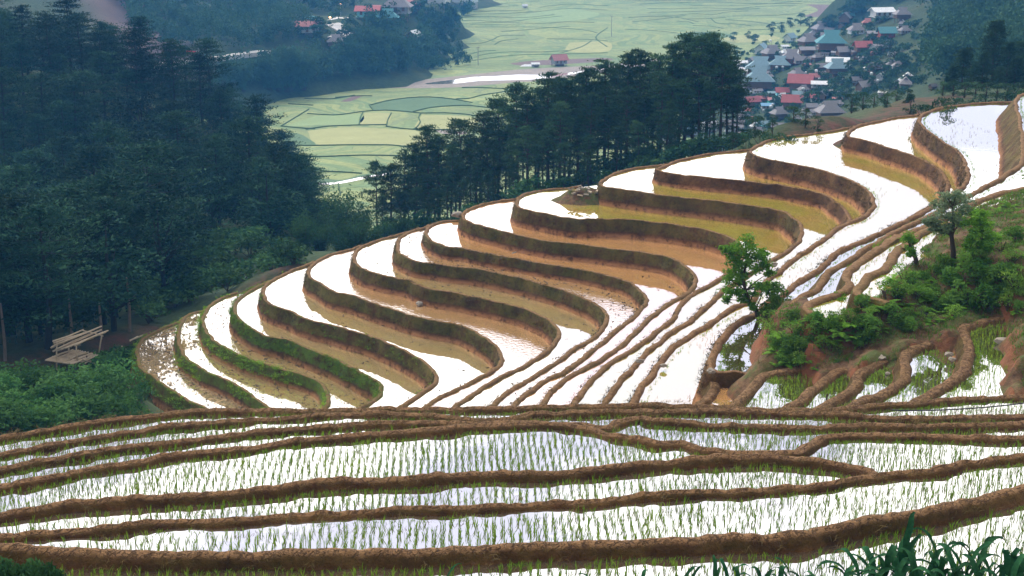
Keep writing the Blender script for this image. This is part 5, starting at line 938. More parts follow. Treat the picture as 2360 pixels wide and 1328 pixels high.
def hitm(px, py, d0=46):
    r = ray(px, py); h = math.hypot(r[0], r[1])
    for d in np.arange(d0, 84, .12):
        p = r * d / h
        if mx0 < p[0] < mx1 and my0 < p[1] < my1 and p[2] < mz(p[0], p[1]): return p
    return r * 62 / h
m, t, o = mat_new('mound_earth')
f = noise_fac(t, .5, 6, .65); f2 = noise_fac(t, 4, 5, .7); f3 = noise_fac(t, 20, 3, .7); g = N(t, 'ShaderNodeNewGeometry'); sp_ = N(t, 'ShaderNodeSeparateXYZ'); t.links.new(g.outputs['True Normal'], sp_.inputs[0])
c = ramp(t, f, [(.3, (.075, .042, .022)), (.5, (.15, .085, .045)), (.7, (.22, .14, .075))]); c = mixc(t, .75, c, ramp(t, f2, [(.3, .45), (.7, 1.4)]), 'MULTIPLY')
steep = ramp(t, sp_.outputs[2], [(.45, 1), (.72, 0)]); c = mixc(t, math_(t, 'MULTIPLY', steep, .8), c, mixc(t, f2, (.21, .065, .03), (.36, .14, .065)))
gr = math_(t, 'MULTIPLY', ramp(t, noise_fac(t, .7, 5, .7), [(.46, 0), (.58, .8)]), ramp(t, sp_.outputs[2], [(.5, 0), (.75, 1)])); c = mixc(t, gr, c, mixc(t, f2, (.05, .085, .02), (.11, .15, .04)))
principled(t, o, c, .92, bump(t, math_(t, 'ADD', f2, math_(t, 'MULTIPLY', f3, .4)), 1.0, .09), .2); M['mound'] = m
mV = np.stack([XX.ravel(), YY.ravel(), MZ.ravel()], 1); mF = grid_faces(len(gy), len(gx)); mP = np.array([proj(v) for v in mV])
keep = inpoly(mP, [(1735, 722), (1750, 694), (1775, 690), (1830, 686), (1868, 684), (1876, 700), (1890, 714), (1905, 721), (1925, 727), (1943, 718), (1957, 690), (1966, 668), (1976, 656), (1995, 666), (2012, 674), (2042, 655), (2062, 627), (2082, 602), (2112, 596), (2120, 568), (2150, 545), (2165, 528), (2215, 505), (2250, 482), (2300, 470), (2370, 452), (2390, 400), (2420, 250), (4600, 0), (4600, 1100), (1500, 1100), (1560, 945), (1630, 930), (1672, 900), (1692, 862), (1712, 856), (1714, 815), (1738, 785), (1744, 745)])
tag(link('earth_mound', tri_mesh('earth_mound', mV, mF[keep[mF].all(1)], True), M['mound']), kind='structure')
# bushes
FN = [fern_mesh(s, 20, .8, 12) for s in (101, 102, 103, 104)]
SM = [shrub_mesh(s, .7, .13, 420, 8, .85) for s in (111, 112, 113)]
for me_ in FN: me_.materials.append(M['fresh_leaf'])
SM += [shrub_mesh(s, .7, .10, 300, 7, .7) for s in (114, 115, 116)]
M['young_leaf'] = leaf_mat('young_bush_leaves', (.09, .22, .03), (.26, .42, .07), 1.0, .4)
for j_, (a, b) in enumerate(SM): a.materials.append(M['bush_leaf' if j_ < 3 else 'young_leaf']); b.materials.append(M['bark'])
bush = [(1812, 838, 1.3, 'F'), (1790, 812, 1.1, 'F'), (1836, 822, 1.1, 'S'), (1775, 788, 1.0, 'S'), (1800, 778, 1.1, 'F'), (1772, 752, .9, 'S'), (1764, 735, 1.0, 'S'), (1852, 800, 1.0, 'S'), (1880, 796, 1.0, 'F'), (1902, 780, 1.0, 'F'), (1935, 768, 1.4, 'F'), (1960, 752, 1.3, 'F'), (1985, 748, 1.2, 'F'), (1962, 782, 1.1, 'F'), (2000, 768, 1.0, 'S'),
        (2012, 712, 1.4, 'F'), (2042, 702, 1.2, 'F'), (2062, 688, 1.1, 'S'), (2030, 676, 1.2, 'F'), (2085, 705, 1.0, 'F'), (2060, 646, 1.1, 'F'), (2085, 652, 1.0, 'S'), (2105, 670, 1.2, 'F'), (2160, 650, 1.0, 'F'), (2190, 660, 1.1, 'S'), (2232, 705, 1.5, 'S'), (2252, 682, 1.3, 'F'), (2272, 710, 1.2, 'S'), (2200, 712, 1.3, 'F'), (2180, 722, 1.0, 'F'), (2220, 652, 1.2, 'F'), (2250, 630, 1.3, 'S'), (2310, 650, 1.1, 'S'), (2340, 672, 1.1, 'S'), (2290, 702, 1.0, 'F'),
        (2300, 490, 1.1, 'F'), (2330, 478, 1.2, 'F'), (2350, 490, 1.0, 'F'), (2275, 500, 1.0, 'F'), (2210, 520, .8, 'S'), (1832, 772, .9, 'S'), (2150, 745, .8, 'F'), (2100, 730, .8, 'F'), (1792, 712, 1.2, 'S'), (1780, 700, 1.3, 'S'), (1765, 705, 1.1, 'S'), (1745, 715, .8, 'S'), (2130, 690, 1.1, 'F'), (2165, 690, 1.0, 'F'), (2120, 640, .9, 'F'), (2290, 660, 1.0, 'F'), (2270, 640, 1.2, 'F'), (2330, 610, .9, 'S'), (2310, 580, .9, 'S'), (2340, 560, 1.0, 'S'), (2190, 600, .9, 'F'), (2230, 600, 1.0, 'F'), (2260, 615, 1.1, 'F'), (2325, 715, .9, 'S'), (1870, 760, .8, 'S'), (1825, 745, .8, 'S'), (1905, 725, .9, 'S'), (1880, 850, .5, 'F'), (2030, 760, .8, 'F'), (2065, 745, .8, 'F'), (1920, 790, 1.0, 'F'), (1845, 845, .7, 'S'), (2300, 545, .8, 'F'), (1880, 752, .8, 'S'), (1868, 738, .7, 'F'), (1896, 760, .8, 'F'), (1872, 728, .5, 'S'), (1984, 708, .7, 'S'), (2000, 716, .8, 'F'), (1990, 700, .5, 'S')]
br = np.random.RandomState(4); bpoly = [(1790, 745), (1900, 745), (2010, 690), (2100, 640), (2200, 590), (2350, 560), (2360, 720), (2280, 725), (2200, 735), (2100, 770), (2000, 800), (1900, 825), (1850, 845), (1780, 840), (1765, 780)]
while len(bush) < 230:
    a_, b_ = br.uniform(1760, 2360), br.uniform(560, 850)
    if inpoly((a_, b_), bpoly)[0]: bush.append((a_, b_, br.uniform(.35, .9), 'S' if br.rand() < .7 else 'F'))
for i, (px, py, s, k) in enumerate(bush):
    p = hitm(px, py); p[2] -= .05; rz = rng.uniform(0, 6.28); s *= .72 if k == 'F' else .95
    if k == 'F':
        o_ = link('fern', FN[i % 4]); o_.location = tuple(p); o_.rotation_euler = (0, 0, rz); o_.scale = (s, s, s); tag(o_, 'bright green fern with arching fronds on the earth mound', 'fern', 'ferns on the earth mound')
        if s > 1.3: o_['label'] = {0: 'big fern'}.get(9, 'large spreading bright fern on the earth mound'); o_['group'] = 'large ferns on the earth mound'
    else:
        e = empty('bush', tuple(p), rz, s); tag(e, 'leafy dark green bush on the earth mound', 'bush', 'bushes on the earth mound'); a, b = SM[i % len(SM)]; link('foliage', a, None, e); link('stem', b, None, e)
for _ in range(70):
    x, y = br.uniform(27, 54), br.uniform(50, 96); q = proj((x, y, mz(x, y)))
    if q[0] < 2385 or mz(x, y) < -17.2: continue
    e = empty('bush', (x, y, mz(x, y)), br.uniform(0, 6), br.uniform(1.0, 2.4)); tag(e, 'leafy dark green bush on the earth mound', 'bush', 'bushes on the earth mound'); a, b = SM[_ % len(SM)]; link('foliage', a, None, e); link('stem', b, None, e)
# trees on the mound, crowns laid out lobe by lobe
def lobed_tree(name, base, d, trunk, lobes, leafm, label, seed, per=150, leaf=.17, barkm='bark', r0=.12, group=None, cat='tree'):
    r = np.random.RandomState(seed); B = np.array(base); e = empty(name, tuple(base)); tag(e, label, cat, group); tr = MB()
    P = [(0, 0, -.3)] + [tuple(atd(a, b, d) - B) for a, b in trunk]; tr.tube(P, np.linspace(r0, r0 * .35, len(P)), 7); L = []
    pp = d / FPX
    for a, b, q in lobes:
        c_ = atd(a, b, d + r.uniform(-.5, .5)) - B; L.append((tuple(c_), q * pp * .88)); near = min(P[1:], key=lambda v: (v[0] - c_[0]) ** 2 + (v[2] - c_[2] + .4) ** 2)
        tr.tube([near, ((near[0] + c_[0]) / 2, (near[1] + c_[1]) / 2, (near[2] + c_[2]) / 2 + .05), tuple(c_)], [r0 * .3, r0 * .2, .01], 4, False)
    C = []
    for c_, q in L:
        sub = r.normal(size=(max(10, int(30 * q * q / .3)), 3)) * q * .55 * (1, 1, .8) + c_
        for s_ in sub: n = int(per * .15); C.append(s_ + r.normal(size=(n, 3)) * (.15, .15, .08) * (q / .5) ** .5)
    C = np.vstack(C); V, F = diamonds(C, r.normal(size=(len(C), 3)) * (1, 1, .6) + (0, 0, -.3), r.uniform(.7, 1.3, len(C)) * leaf, leaf * .38, r)
    link('crown', tri_mesh('crown', V, F), M[leafm], e); tr.obj('trunk', M[barkm], e, True); return e
M['tree_leaf'] = leaf_mat('tree_leaves', (.08, .22, .02), (.20, .38, .05), 1.0, .4, 0)
b = hitm(1752, 735); lobed_tree('tree', b, math.hypot(b[0], b[1]), [(1742, 712), (1728, 700), (1718, 670), (1712, 640), (1722, 600), (1718, 565)], [(1718, 555, 17), (1706, 575, 17), (1735, 572, 18), (1680, 582, 14), (1668, 572, 9), (1690, 600, 18), (1750, 592, 19), (1765, 612, 14), (1735, 600, 18), (1708, 610, 18), (1692, 628, 18), (1680, 645, 14), (1712, 635, 14), (1748, 622, 16), (1684, 668, 16), (1676, 690, 9), (1702, 672, 17), (1718, 690, 15), (1738, 672, 16), (1752, 662, 14), (1766, 660, 8), (1705, 650, 13), (1735, 705, 10), (1770, 630, 9), (1758, 580, 9)],
                              'tree_leaf', 'slender green tree leaning over the curved bunds at the left tip of the mound', 7, 190)
b = hitm(2198, 598); d_ = math.hypot(b[0], b[1]); lobed_tree('tree', b, d_, [(2197, 580), (2193, 545), (2198, 510), (2195, 480)], [(2190, 462, 19), (2165, 475, 17), (2215, 465, 18), (2172, 500, 17), (2200, 492, 19), (2225, 480, 13), (2152, 508, 11), (2182, 522, 16), (2148, 518, 8), (2160, 525, 9), (2180, 452, 14), (2205, 448, 13), (2168, 532, 9), (2212, 515, 10), (2134, 510, 6)], 'grey_leaf', 'grey-green tree with a thick dark trunk on the mound', 8, 170, .16, r0=.14)
b = hitm(2262, 598); d_ = math.hypot(b[0], b[1]); lobed_tree('tree', b, d_, [(2264, 580), (2266, 555), (2262, 530), (2258, 505)], [(2255, 505, 15), (2240, 515, 13), (2272, 515, 14), (2262, 532, 15), (2280, 542, 13), (2245, 540, 14), (2260, 560, 14), (2232, 553, 10), (2278, 565, 10), (2246, 492, 9), (2266, 492, 8)], 'fresh_leaf', 'bright yellow-green young tree right of the grey-green one', 9, 170, .17, r0=.07)
b = hitm(2240, 602); lobed_tree('tree', b, math.hypot(b[0], b[1]), [(2240, 590), (2237, 572), (2236, 560)], [(2234, 575, 9), (2244, 578, 8), (2228, 566, 7)], 'fresh_leaf', 'short dark stump sprouting leaves between the two mound trees', 10, 150, .13, r0=.13)
b = hitm(2112, 612); lobed_tree('tree', b, math.hypot(b[0], b[1]), [(2111, 600), (2107, 585), (2098, 568), (2095, 552)], [(2096, 545, 11), (2102, 556, 9), (2090, 552, 8), (2098, 572, 8), (2104, 582, 6), (2096, 588, 5)], 'tree_leaf', 'pollarded little tree with a leafy head at the pond edge', 12, 190, .12, r0=.13)
b = hitm(1950, 712); lobed_tree('tree', b, math.hypot(b[0], b[1]), [(1947, 705), (1942, 695), (1934, 685)], [(1932, 684, 11), (1943, 692, 9), (1924, 690, 8), (1938, 680, 7)], 'tree_leaf', 'tiny leafy sapling beside the small white pond', 13, 190, .12, r0=.05)
for px, py, hh, lab in [(2074, 622, .42, 'broken stump with splintered top at the pond edge, larger'), (2088, 618, .25, 'short broken stump right of the larger one'), (2040, 690, .4, 'dark dead stump above the ferns')]:
    b = hitm(px, py); mb = MB(); mb.tube([(0, 0, -.2), (-.05, 0, hh * .6), (-.12, .02, hh)], [.09, .08, .03], 6); mb.tube([(-.03, 0, hh * .5), (.05, 0, hh * 1.15)], [.05, .012], 5); mb.tube([(-.05, 0, hh * .5), (-.2, .03, hh * 1.0)], [.04, .01], 5); tag(mb.obj('tree_stump', M['bark'], loc=tuple(b)), lab, 'stump')
# ground cover on the mound
r = np.random.RandomState(5); P = []
for _ in range(26000):
    x, y = r.uniform(mx0 + 1, 36), r.uniform(my0 + 1, 80); z = mz(x, y)
    if z < -19.0 - .3 or noise.noise(Vector((x * .8, y * .8, 0))) < r.uniform(-.5, .35): continue
    q = proj((x, y, z))
    if not inpoly(q, [(1745, 690), (1830, 690), (1870, 740), (1910, 735), (2000, 680), (2090, 600), (2150, 560), (2200, 500), (2380, 430), (2400, 900), (2345, 880), (2330, 760), (2290, 735), (2230, 750), (2170, 790), (2100, 805), (2060, 835), (1990, 845), (1870, 855), (1760, 855), (1745, 830), (1755, 760)])[0]: continue
    P.append((x, y, z))
P = np.array(P); k = r.rand(len(P)) < .55
V, F = tufts(P[k], r, 8, (.10, .30), .014, .9, .6, .08); tag(link('ground_cover', tri_mesh('ground_cover', V, F), M['bush_leaf']), 'low green weeds covering the earth mound', 'weeds', None, 'stuff')
V, F = tufts(P[~k], r, 8, (.10, .28), .010, 1.1, .6, .08); tag(link('dry_weeds', tri_mesh('dry_weeds', V, F), M['dry_grass']), 'dry straw and brown weeds lying on the earth mound', 'weeds', None, 'stuff')
# ---------------------------------------------------------------- bush-covered spur and pole hut at the lower left
BL = [shrub_mesh(s, 1.5, .24, 120, 10, .9) for s in (121, 122, 123, 124)]
n = 0; pts = []
while n < 120:
    px, py = rng.uniform(-60, 345), rng.uniform(850, 1010)
    if not inpoly((px, py), [(-80, 905), (60, 880), (140, 868), (200, 868), (290, 862), (318, 900), (330, 935), (345, 1010), (-80, 1080)])[0]: n += .02; continue
    p = hit(px, py, 70)
    if any((p[0] - a) ** 2 + (p[1] - b) ** 2 < 1.3 for a, b in pts): n += .1; continue
    if 88 < px < 250 and py < 893: n += .05; continue
    pts.append((p[0], p[1])); n += 1; h = rng.uniform(1.4, 3.3) * (.75 if px < 90 else 1) * (.6 if px > 285 else 1) * (.42 if 85 < px < 265 and py < 900 else 1)
    plant('spur', BL, (M['spur_leaf'], M['bark']), 'bush', 'dense leafy bush on the spur below the pole hut', 'bush', 'bushes on the lower left spur', p[0], p[1], 2.1, h, rng.uniform(0, 6), 1.15)
for px, py, h in [(262, 862, 3.0), (285, 850, 2.4), (300, 842, 2.2), (245, 868, 2.2), (275, 872, 2.6), (312, 858, 1.8), (92, 880, 1.6), (70, 884, 2.0), (108, 884, 1.3), (225, 872, 1.2), (318, 835, 1.5), (255, 845, 2.0)]:
    p = hit(px, py, 70); plant('spur', BL, (M['spur_leaf'], M['bark']), 'bush', 'dense leafy bush on the spur below the pole hut', 'bush', 'bushes on the lower left spur', p[0], p[1], 2.1, h, rng.uniform(0, 6), 1.1)
hb = hit(185, 870, 70); dH = math.hypot(hb[0], hb[1]) + .5; hut = empty('pole_hut', tuple(hb)); tag(hut, 'unfinished bamboo pole hut with a slatted platform among the bushes', 'hut')
def pole(name, a, b, rad=.05, mat='bamboo', par=None):
    A_ = atd(*a) - np.array(hb); B_ = atd(*b) - np.array(hb); mb = MB(); md = (A_ + B_) / 2 + rng.normal(size=3) * .04; mb.tube([A_, md, B_], [rad, rad * .95, rad * .8], 6); mb.obj(name, M[mat], par or hut, True)
for a, b in [((122, 787), (192, 760)), ((117, 802), (234, 752)), ((119, 800), (218, 760)), ((122, 810), (234, 760)), ((128, 806), (226, 763)), ((172, 797), (249, 762)), ((135, 803), (206, 770)), ((176, 795), (240, 768)), ((125, 796), (222, 757)), ((130, 809), (238, 766)), ((124, 791), (205, 764)), ((140, 806), (244, 766)), ((150, 803), (215, 779))]: pole('roof_pole', (*a, dH - 1.3), (*b, dH + 1.3), .075)
for a, b in [((128, 786), (165, 800)), ((190, 762), (238, 775)), ((155, 797), (186, 795))]: pole('beam', (*a, dH - .2), (*b, dH + .2), .05)
for a, b, dd_ in [((131, 855), (131, 787), -1.2), ((158, 815), (157, 796), .3), ((179, 835), (176, 797), -.6), ((228, 815), (234, 774), 1.2), ((134, 872), (133, 830), -1.0), ((200, 870), (200, 820), .2)]: pole('post', (*a, dH + dd_), (*b, dH + dd_), .07, 'bark' if a[1] > 860 else 'bamboo')
for k in range(20):
    u = k / 19 + rng.uniform(-.02, .02); pole('platform_slat', (105 + 60 * u, 831 + 9 * u, dH - 1.3), (165 + 62 * u, 806 + 11 * u + rng.uniform(-2, 2), dH + 1.1), .07)
for a, b in [((120, 822), (178, 838)), ((150, 818), (190, 836)), ((190, 828), (218, 838)), ((186, 835), (225, 818)), ((196, 838), (212, 832))]: pole('platform_slat', (*a, dH - .6), (*b, dH - .2), .06)
for k, (a, b) in enumerate([((265, 806), (292, 804)), ((270, 810), (282, 798)), ((272, 803), (290, 808)), ((299, 785), (330, 773)), ((299, 786), (318, 776))]):
    q = hit(a[0], a[1] + 4, 70); mb = MB(); dd_ = math.hypot(q[0], q[1]); A_ = atd(*a, dd_ - .3); B_ = atd(*b, dd_ + .2); mb.tube([A_ - A_, (B_ - A_) / 2, B_ - A_], .07, 6); tag(mb.obj('cut_log', M['bamboo'], loc=tuple(A_)), 'pale cut log lying right of the pole hut', 'log', 'cut logs right of the pole hut')
# ---------------------------------------------------------------- rocks, heap, hoses
def rock(px, py, z, r_, label, group=None, flat=.6, seed=None):
    rs_ = np.random.RandomState(seed or int(px + py)); p = onz(px, py, z) if z is not None else hitm(px, py)
    import bmesh
    bm = bmesh.new(); bmesh.ops.create_icosphere(bm, subdivisions=2, radius=1)
    for v in bm.verts: q = noise.noise(v.co * 1.3 + Vector((px, py, 0))); v.co = v.co * (1 + q * .5); v.co.x = round(v.co.x * 2.2) / 2.2 * .6 + v.co.x * .4; v.co.x *= r_ * 1.2; v.co.y *= r_ * .9; v.co.z *= r_ * flat
    me_ = bpy.data.meshes.new('rock'); bm.to_mesh(me_); bm.free(); o_ = link('rock', me_, M['rock'], None, (p[0], p[1], p[2] + r_ * flat * .3)); o_.rotation_euler = (0, 0, rs_.uniform(0, 3)); tag(o_, label, 'rock', group)
z8, z9, z10 = zK[8], zK[9], zK[10]
for a in [(1272, 526, z9 - .9, .42, 'large pale boulder at the foot of the wall below the heap'), (1240, 522, z9 - 1.0, .33, 'grey rounded rock left of the large pale boulder'), (1287, 514, z9 - .5, .25, 'small pale rock upper right of the large boulder'), (1256, 532, z9 - 1.1, .2, 'little flat rock just left of the large boulder'), (1284, 532, z9 - 1.1, .2, 'little white rock in the mud right of the large boulder'),
          (980, 632, zK[6] + .05, .36, 'pale broken stone on the mud where a low bund crosses'), (972, 636, zK[6] + .05, .28, 'second pale stone beside the low crossing bund'), (966, 702, zK[5] + .1, .3, 'white stone at the foot of a long brown wall'), (1475, 834, zK[12] + .2, .20, 'pale stone lying on a bund left of the thick diagonal bund'), (1529, 844, zK[13] + .2, .16, 'small cream stone on the thick diagonal bund'), (1638, 856, zK[15] + .25, .18, 'flat cream stone where two bunds meet'),
          (2312, 788, -17.4, .24, 'big pale boulder on the red bank of the right paddy', None, .6), (2188, 818, -18.0 + .3, .16, 'white jagged stone in the hollow behind a curved bund'), (2194, 830, -18.0 + .2, .14, 'second white stone in the hollow behind a curved bund'), (2046, 862, -18.4, .10, 'pale stone in the water of the third right paddy'), (2030, 828, -18.3, .2, 'brownish boulder at the head of the third right paddy'), (1053, 496, zK[8] + .3, .45, 'white stone behind the bund at the foot of the pines'), (2130, 680, None, .22, 'cream stone on the bare part of the mound'), (2316, 640, None, .2, 'orange-brown stone among the mound bushes'), (1782, 612, zK[15] + .3, .22, 'white slab on the diagonal bund right of the leaning tree')]: rock(*a)
# heap of earth and rubble on the nose of a terrace
hc = onz(1348, 468, z10); nxh, nyh = 44, 34; X, Y = np.meshgrid(np.linspace(-3.6, 4.6, nxh), np.linspace(-2.2, 3.6, nyh))
Z = 1.35 * np.exp(-((X / 2.3) ** 2 + ((Y - .9) / 1.5) ** 2) ** 1.3) - .25; Z += np.array([fbm(x + 50, y, 0, .9, 4) * .22 + fbm(x, y + 20, 0, 3, 3) * .08 for x, y in zip(X.ravel(), Y.ravel())]).reshape(X.shape) * np.clip(Z + .3, 0, 1)
tag(link('earth_heap', tri_mesh('earth_heap', np.stack([X.ravel(), Y.ravel(), Z.ravel()], 1), grid_faces(nyh, nxh), True), M['mound'], None, tuple(hc)), 'rough heap of dark earth and rubble on a terrace nose', 'heap')
bk = None
for k in range(16):
    x, y = rng.uniform(-1.6, 1.8), rng.uniform(-.3, .9); mb = MB(); mb.box((0, 0, 0), (rng.uniform(.25, .5), rng.uniform(.12, .2), .10)); o_ = mb.obj('rubble_piece', M['rock' if k % 3 else 'bamboo'], loc=(hc[0] + x, hc[1] + y, hc[2] + 1.45 * math.exp(-((x / 2.3) ** 2 + ((y - .9) / 1.5) ** 2) ** 1.3) - .12)); o_.rotation_euler = (rng.uniform(-.5, .5), rng.uniform(-.5, .5), rng.uniform(0, 3)); tag(o_, 'pale slab of rubble on the dark earth heap', 'rubble', 'rubble on the earth heap')
def hose(pts, rad, mat, label, name='hose'):
    P = [np.array(p) for p in pts]; C = catmull(P, .3); mb = MB(); mb.tube(C - C[0], rad, 6); tag(mb.obj(name, M[mat], loc=tuple(C[0])), label, 'hose')
hose([onz(1240, 545, zK[8] + .5), onz(1230, 556, zK[8] + .15), onz(1212, 572, zK[8] + .03), onz(1196, 578, zK[8] + .03), onz(1180, 584, zK[8] + .02)], .035, 'hose_grey', 'grey hose hanging from a wall into the muddy water')
hose([onz(1460 + a / 2.622, 900 + b / 2.622, -16.75) for a, b in [(1560, 118), (1650, 122), (1800, 120), (1950, 114), (2100, 104), (2250, 90), (2400, 72)]], .022, 'hose', 'thin black hose lying along the rim bunds at the right')
p = onz(1334, 540, zK[8] + .02); mb = MB(); mb.tube([(0, 0, -.3), (0, .1, 1.6)], .06, 6); tag(mb.obj('post', M['bark'], loc=tuple(p)), 'dark pipe standing against the wall near the boulders', 'post')
p = onz(1903, 934, -18.6); mb = MB(); mb.tube([(0, 0, -.3), (.03, 0, .45)], [.035, .03], 6); tag(mb.obj('post', M['bark'], loc=tuple(p)), 'short wooden stake at the near end of a right paddy bund', 'post')
p = onz(1903 - 0, 935, -18.6)
# ---------------------------------------------------------------- rice seedlings
def region(i):
    """points of a planting grid that stand in open water of foreground paddy i"""
    poly = np.array(SL[('F', i)][2]); near = np.array(SL[('F', i - 1)][2]) if i else None; return poly, near
SL = {s[0]: (s[1], s[2], s[3]) for s in SLABS}
r = np.random.RandomState(77); allP = []
def inq(P, poly, dx, dy): return inpoly(P + (dx, dy), poly)
def visible(P, z, m=420):
    x, y = P[:, 0], P[:, 1]; dep = y * CP - z * SP; u = 1180 + FPX * x / dep; v = 664 - FPX * (y * SP + z * CP) / dep; return (u > -m) & (u < 2360 + m) & (v < 1328 + 90)
def grid(x0, x1, y0, y1, sx, sy, sh=0.0):
    X, Y = np.meshgrid(np.arange(x0, x1, sx), np.arange(y0, y1, sy)); X = X + (Y - y0) * sh; P = np.stack([X.ravel(), Y.ravel()], 1); return P + r.normal(size=P.shape) * (.024, .03)
for i in range(7):
    z, C, poly = SL[('F', i)]; P = grid(-26, 26, 23.5, 52, .19, .185, -.05); k = inq(P, poly, 0, .52) & inq(P, poly, -.3, .4) & inq(P, poly, .3, .4) & visible(P, z)
    if i: k &= ~inq(P, SL[('F', i - 1)][2], 0, -.0)
    P = P[k]; dens = np.array([noise.noise(Vector((a * .25, b * .25, i))) for a, b in P]); P = P[r.rand(len(P)) < .93 + dens * .3]; allP.append(np.column_stack([P, np.full(len(P), z)]))
FP = np.vstack(allP)
Pr = []
order = sorted([k for k in SL if k[0] == 'R' and k[1] > 0])
for key in order:
    z, C, poly = SL[key]; P = grid(8, 30, 44, 74, .27, .30, -.12); k = inq(P, poly, -.3, .15) & inq(P, poly, 0, .3) & visible(P, z)
    nk = ('R', key[1] + 1)
    if nk in SL: k &= ~inq(P, SL[nk][2], .3, 0)
    P = P[k]; k = np.array([mz(a, b) < z - .03 for a, b in P], bool); P = P[k]; Pr.append(np.column_stack([P, np.full(len(P), z)]))
Pr = np.vstack(Pr)
Pk = []
for i, sp, dn in [(16, .34, .25), (15, .34, .22), (17, .34, .5), (18, .5, .3), (13, .36, .35), (14, .36, .25), (12, .36, .2), (11, .36, .12)]:
    z, C, poly = SL[('K', i)]; P = grid(0, 46, 50, 130, sp, sp * 1.1, -.1); k = inq(P, poly, 0, .5) & inq(P, poly, -.5, 0) & visible(P, z); nk = ('K', i + 1)
    if nk in SL: k &= ~inq(P, SL[nk][2], 0, -.2)
    P = P[k]; P = P[r.rand(len(P)) < dn * np.clip(.6 + 1.6 * np.array([noise.noise(Vector((a * .12, b * .12, i * 3))) for a, b in P]), .05, 1)]
    k = np.array([not (mx0 < a < mx1 and my0 < b < my1) or mz(a, b) < z for a, b in P], bool); P = P[k]; Pk.append(np.column_stack([P, np.full(len(P), z)]))
Pk = np.vstack(Pk); print('rice', len(FP), len(Pr), len(Pk))
o_ = np.argsort(FP[:, 1] - (FP[:, 2] + 13) * 0); near, rest = FP[o_[:300]], FP[o_[300:]]
RV = []
for s in range(8):
    V, F = tufts(np.zeros((1, 3)), np.random.RandomState(200 + s), 7, (.18, .28), .0080, .42, .4, .018); me_ = tri_mesh('rice_seedling', V, F); me_.materials.append(M['rice']); RV.append(me_)
for i, p in enumerate(near):
    o1 = link('rice_seedling', RV[i % 8]); o1.location = tuple(p); o1.rotation_euler = (r.uniform(-.12, .12), r.uniform(-.12, .12), r.uniform(0, 6.28)); o1['label'] = 'young green rice seedling standing in the nearest paddy water'; o1['category'] = 'rice seedling'; o1['group'] = 'rice seedlings of the nearest paddies'
def stuff(name, V, F, mat, label): return tag(link(name, tri_mesh(name, V, F), mat), label, 'rice', None, 'stuff')
V, F = tufts(rest, r, 5, (.15, .27), .0085, .38, .35, .018); stuff('rice_seedlings', V, F, M['rice'], 'rows of rice seedlings in the foreground paddies')
V, F = tufts(Pr, r, 4, (.16, .28), .009, .3, .3, .02); stuff('rice_seedlings', V, F, M['rice'], 'rows of rice seedlings in the curved right-hand paddies')
V, F = tufts(Pk, r, 3, (.10, .2), .008, .5, .3, .03); stuff('rice_seedlings', V, F, M['dry_grass'], 'faint thin seedlings in the upper flooded terraces')
# grass along banks
def bank_points(C, z, side, n, off, zz, jit=.1, rr=r):
    nn = normals(C, side); idx = rr.randint(0, len(C) - 1, n); o1 = rr.uniform(off[0], off[1], n); return np.stack([C[idx, 0] + nn[idx, 0] * o1 + rr.normal(size=n) * jit, C[idx, 1] + nn[idx, 1] * o1 + rr.normal(size=n) * jit, z + zz(o1)], 1)
for i, dn in [(0, 12), (1, 15), (2, 20), (3, 20), (4, 3)]:
    C = CK[i]; H = 1.25; L_ = len(C) * .35; n = int(L_ * dn)
    P = bank_points(C, zK[i], -1, n, (-.21 - .3 * H * .75, -.15), lambda o1: .16 - np.clip((-.21 - o1) / (.3 * H), 0, 1) * H, .05)
    k = np.array([noise.noise(Vector((a * .3, b * .3, c_))) > -.15 for a, b, c_ in P]); V, F = tufts(P[k], r, 6, (.10, .26), .018, 1.4, .9, .1)
    tag(link('bank_grass', tri_mesh('bank_grass', V, F), M['moss_grass']), 'green grass growing on the lower left terrace walls', 'grass', None, 'stuff')
P = []
for i in range(3, 16):
    H = zK[i] - zK[i - 1]; P.append(bank_points(CK[i], zK[i], -1, int(len(CK[i]) * 7), (-.20 - .27 * H * .8, -.14), lambda o1: .13 - np.clip((-.17 - o1) / (.3 * H), 0, 1) * H, .03))
P = np.vstack(P); k = np.array([noise.noise(Vector((a * .5, b * .5, c_))) > -.2 for a, b, c_ in P]); V, F = tufts(P[k], r, 4, (.06, .2), .014, 1.2, 1.0, .07); tag(link('wall_moss', tri_mesh('wall_moss', V, F), M['wall_moss']), 'dark moss and roots covering the brown terrace walls', 'moss', None, 'stuff')
P = []
for i in range(5, 16): P.append(bank_points(CK[i], zK[i], -1, int(len(CK[i]) * .9), (-.5, .1), lambda o1: .16 - np.clip((-.21 - o1) / .36, 0, 1) * 1.2, .05))
P = np.vstack(P); V, F = tufts(P, r, 5, (.05, .16), .010, 1.3, .7, .05); tag(link('bank_weeds', tri_mesh('bank_weeds', V, F), M['dry_grass']), 'dry weeds and roots on the brown terrace walls', 'weeds', None, 'stuff')
P = []
for i in range(7):
    z, C, poly = SL[('F', i)]; P.append(bank_points(C, z, 1, int(len(C) * (1.6 if i > 3 else .5)), (-.1, .55), lambda o1: .2 - np.clip((o1 - .36) / .2, 0, 1) * .2, .04))
P = np.vstack(P); V, F = tufts(P, r, 5, (.05, .14), .006, 1.6, .8, .05); tag(link('bank_weeds', tri_mesh('bank_weeds', V, F), M['dry_grass']), 'dry straw bits on the foreground bunds', 'weeds', None, 'stuff')
P = []
for i in range(1, 6): z, C, poly = SL[('R', i)]; P.append(bank_points(C, z, -1, int(len(C) * 5), (.3, .5), lambda o1: -.05 + 0 * o1, .04))
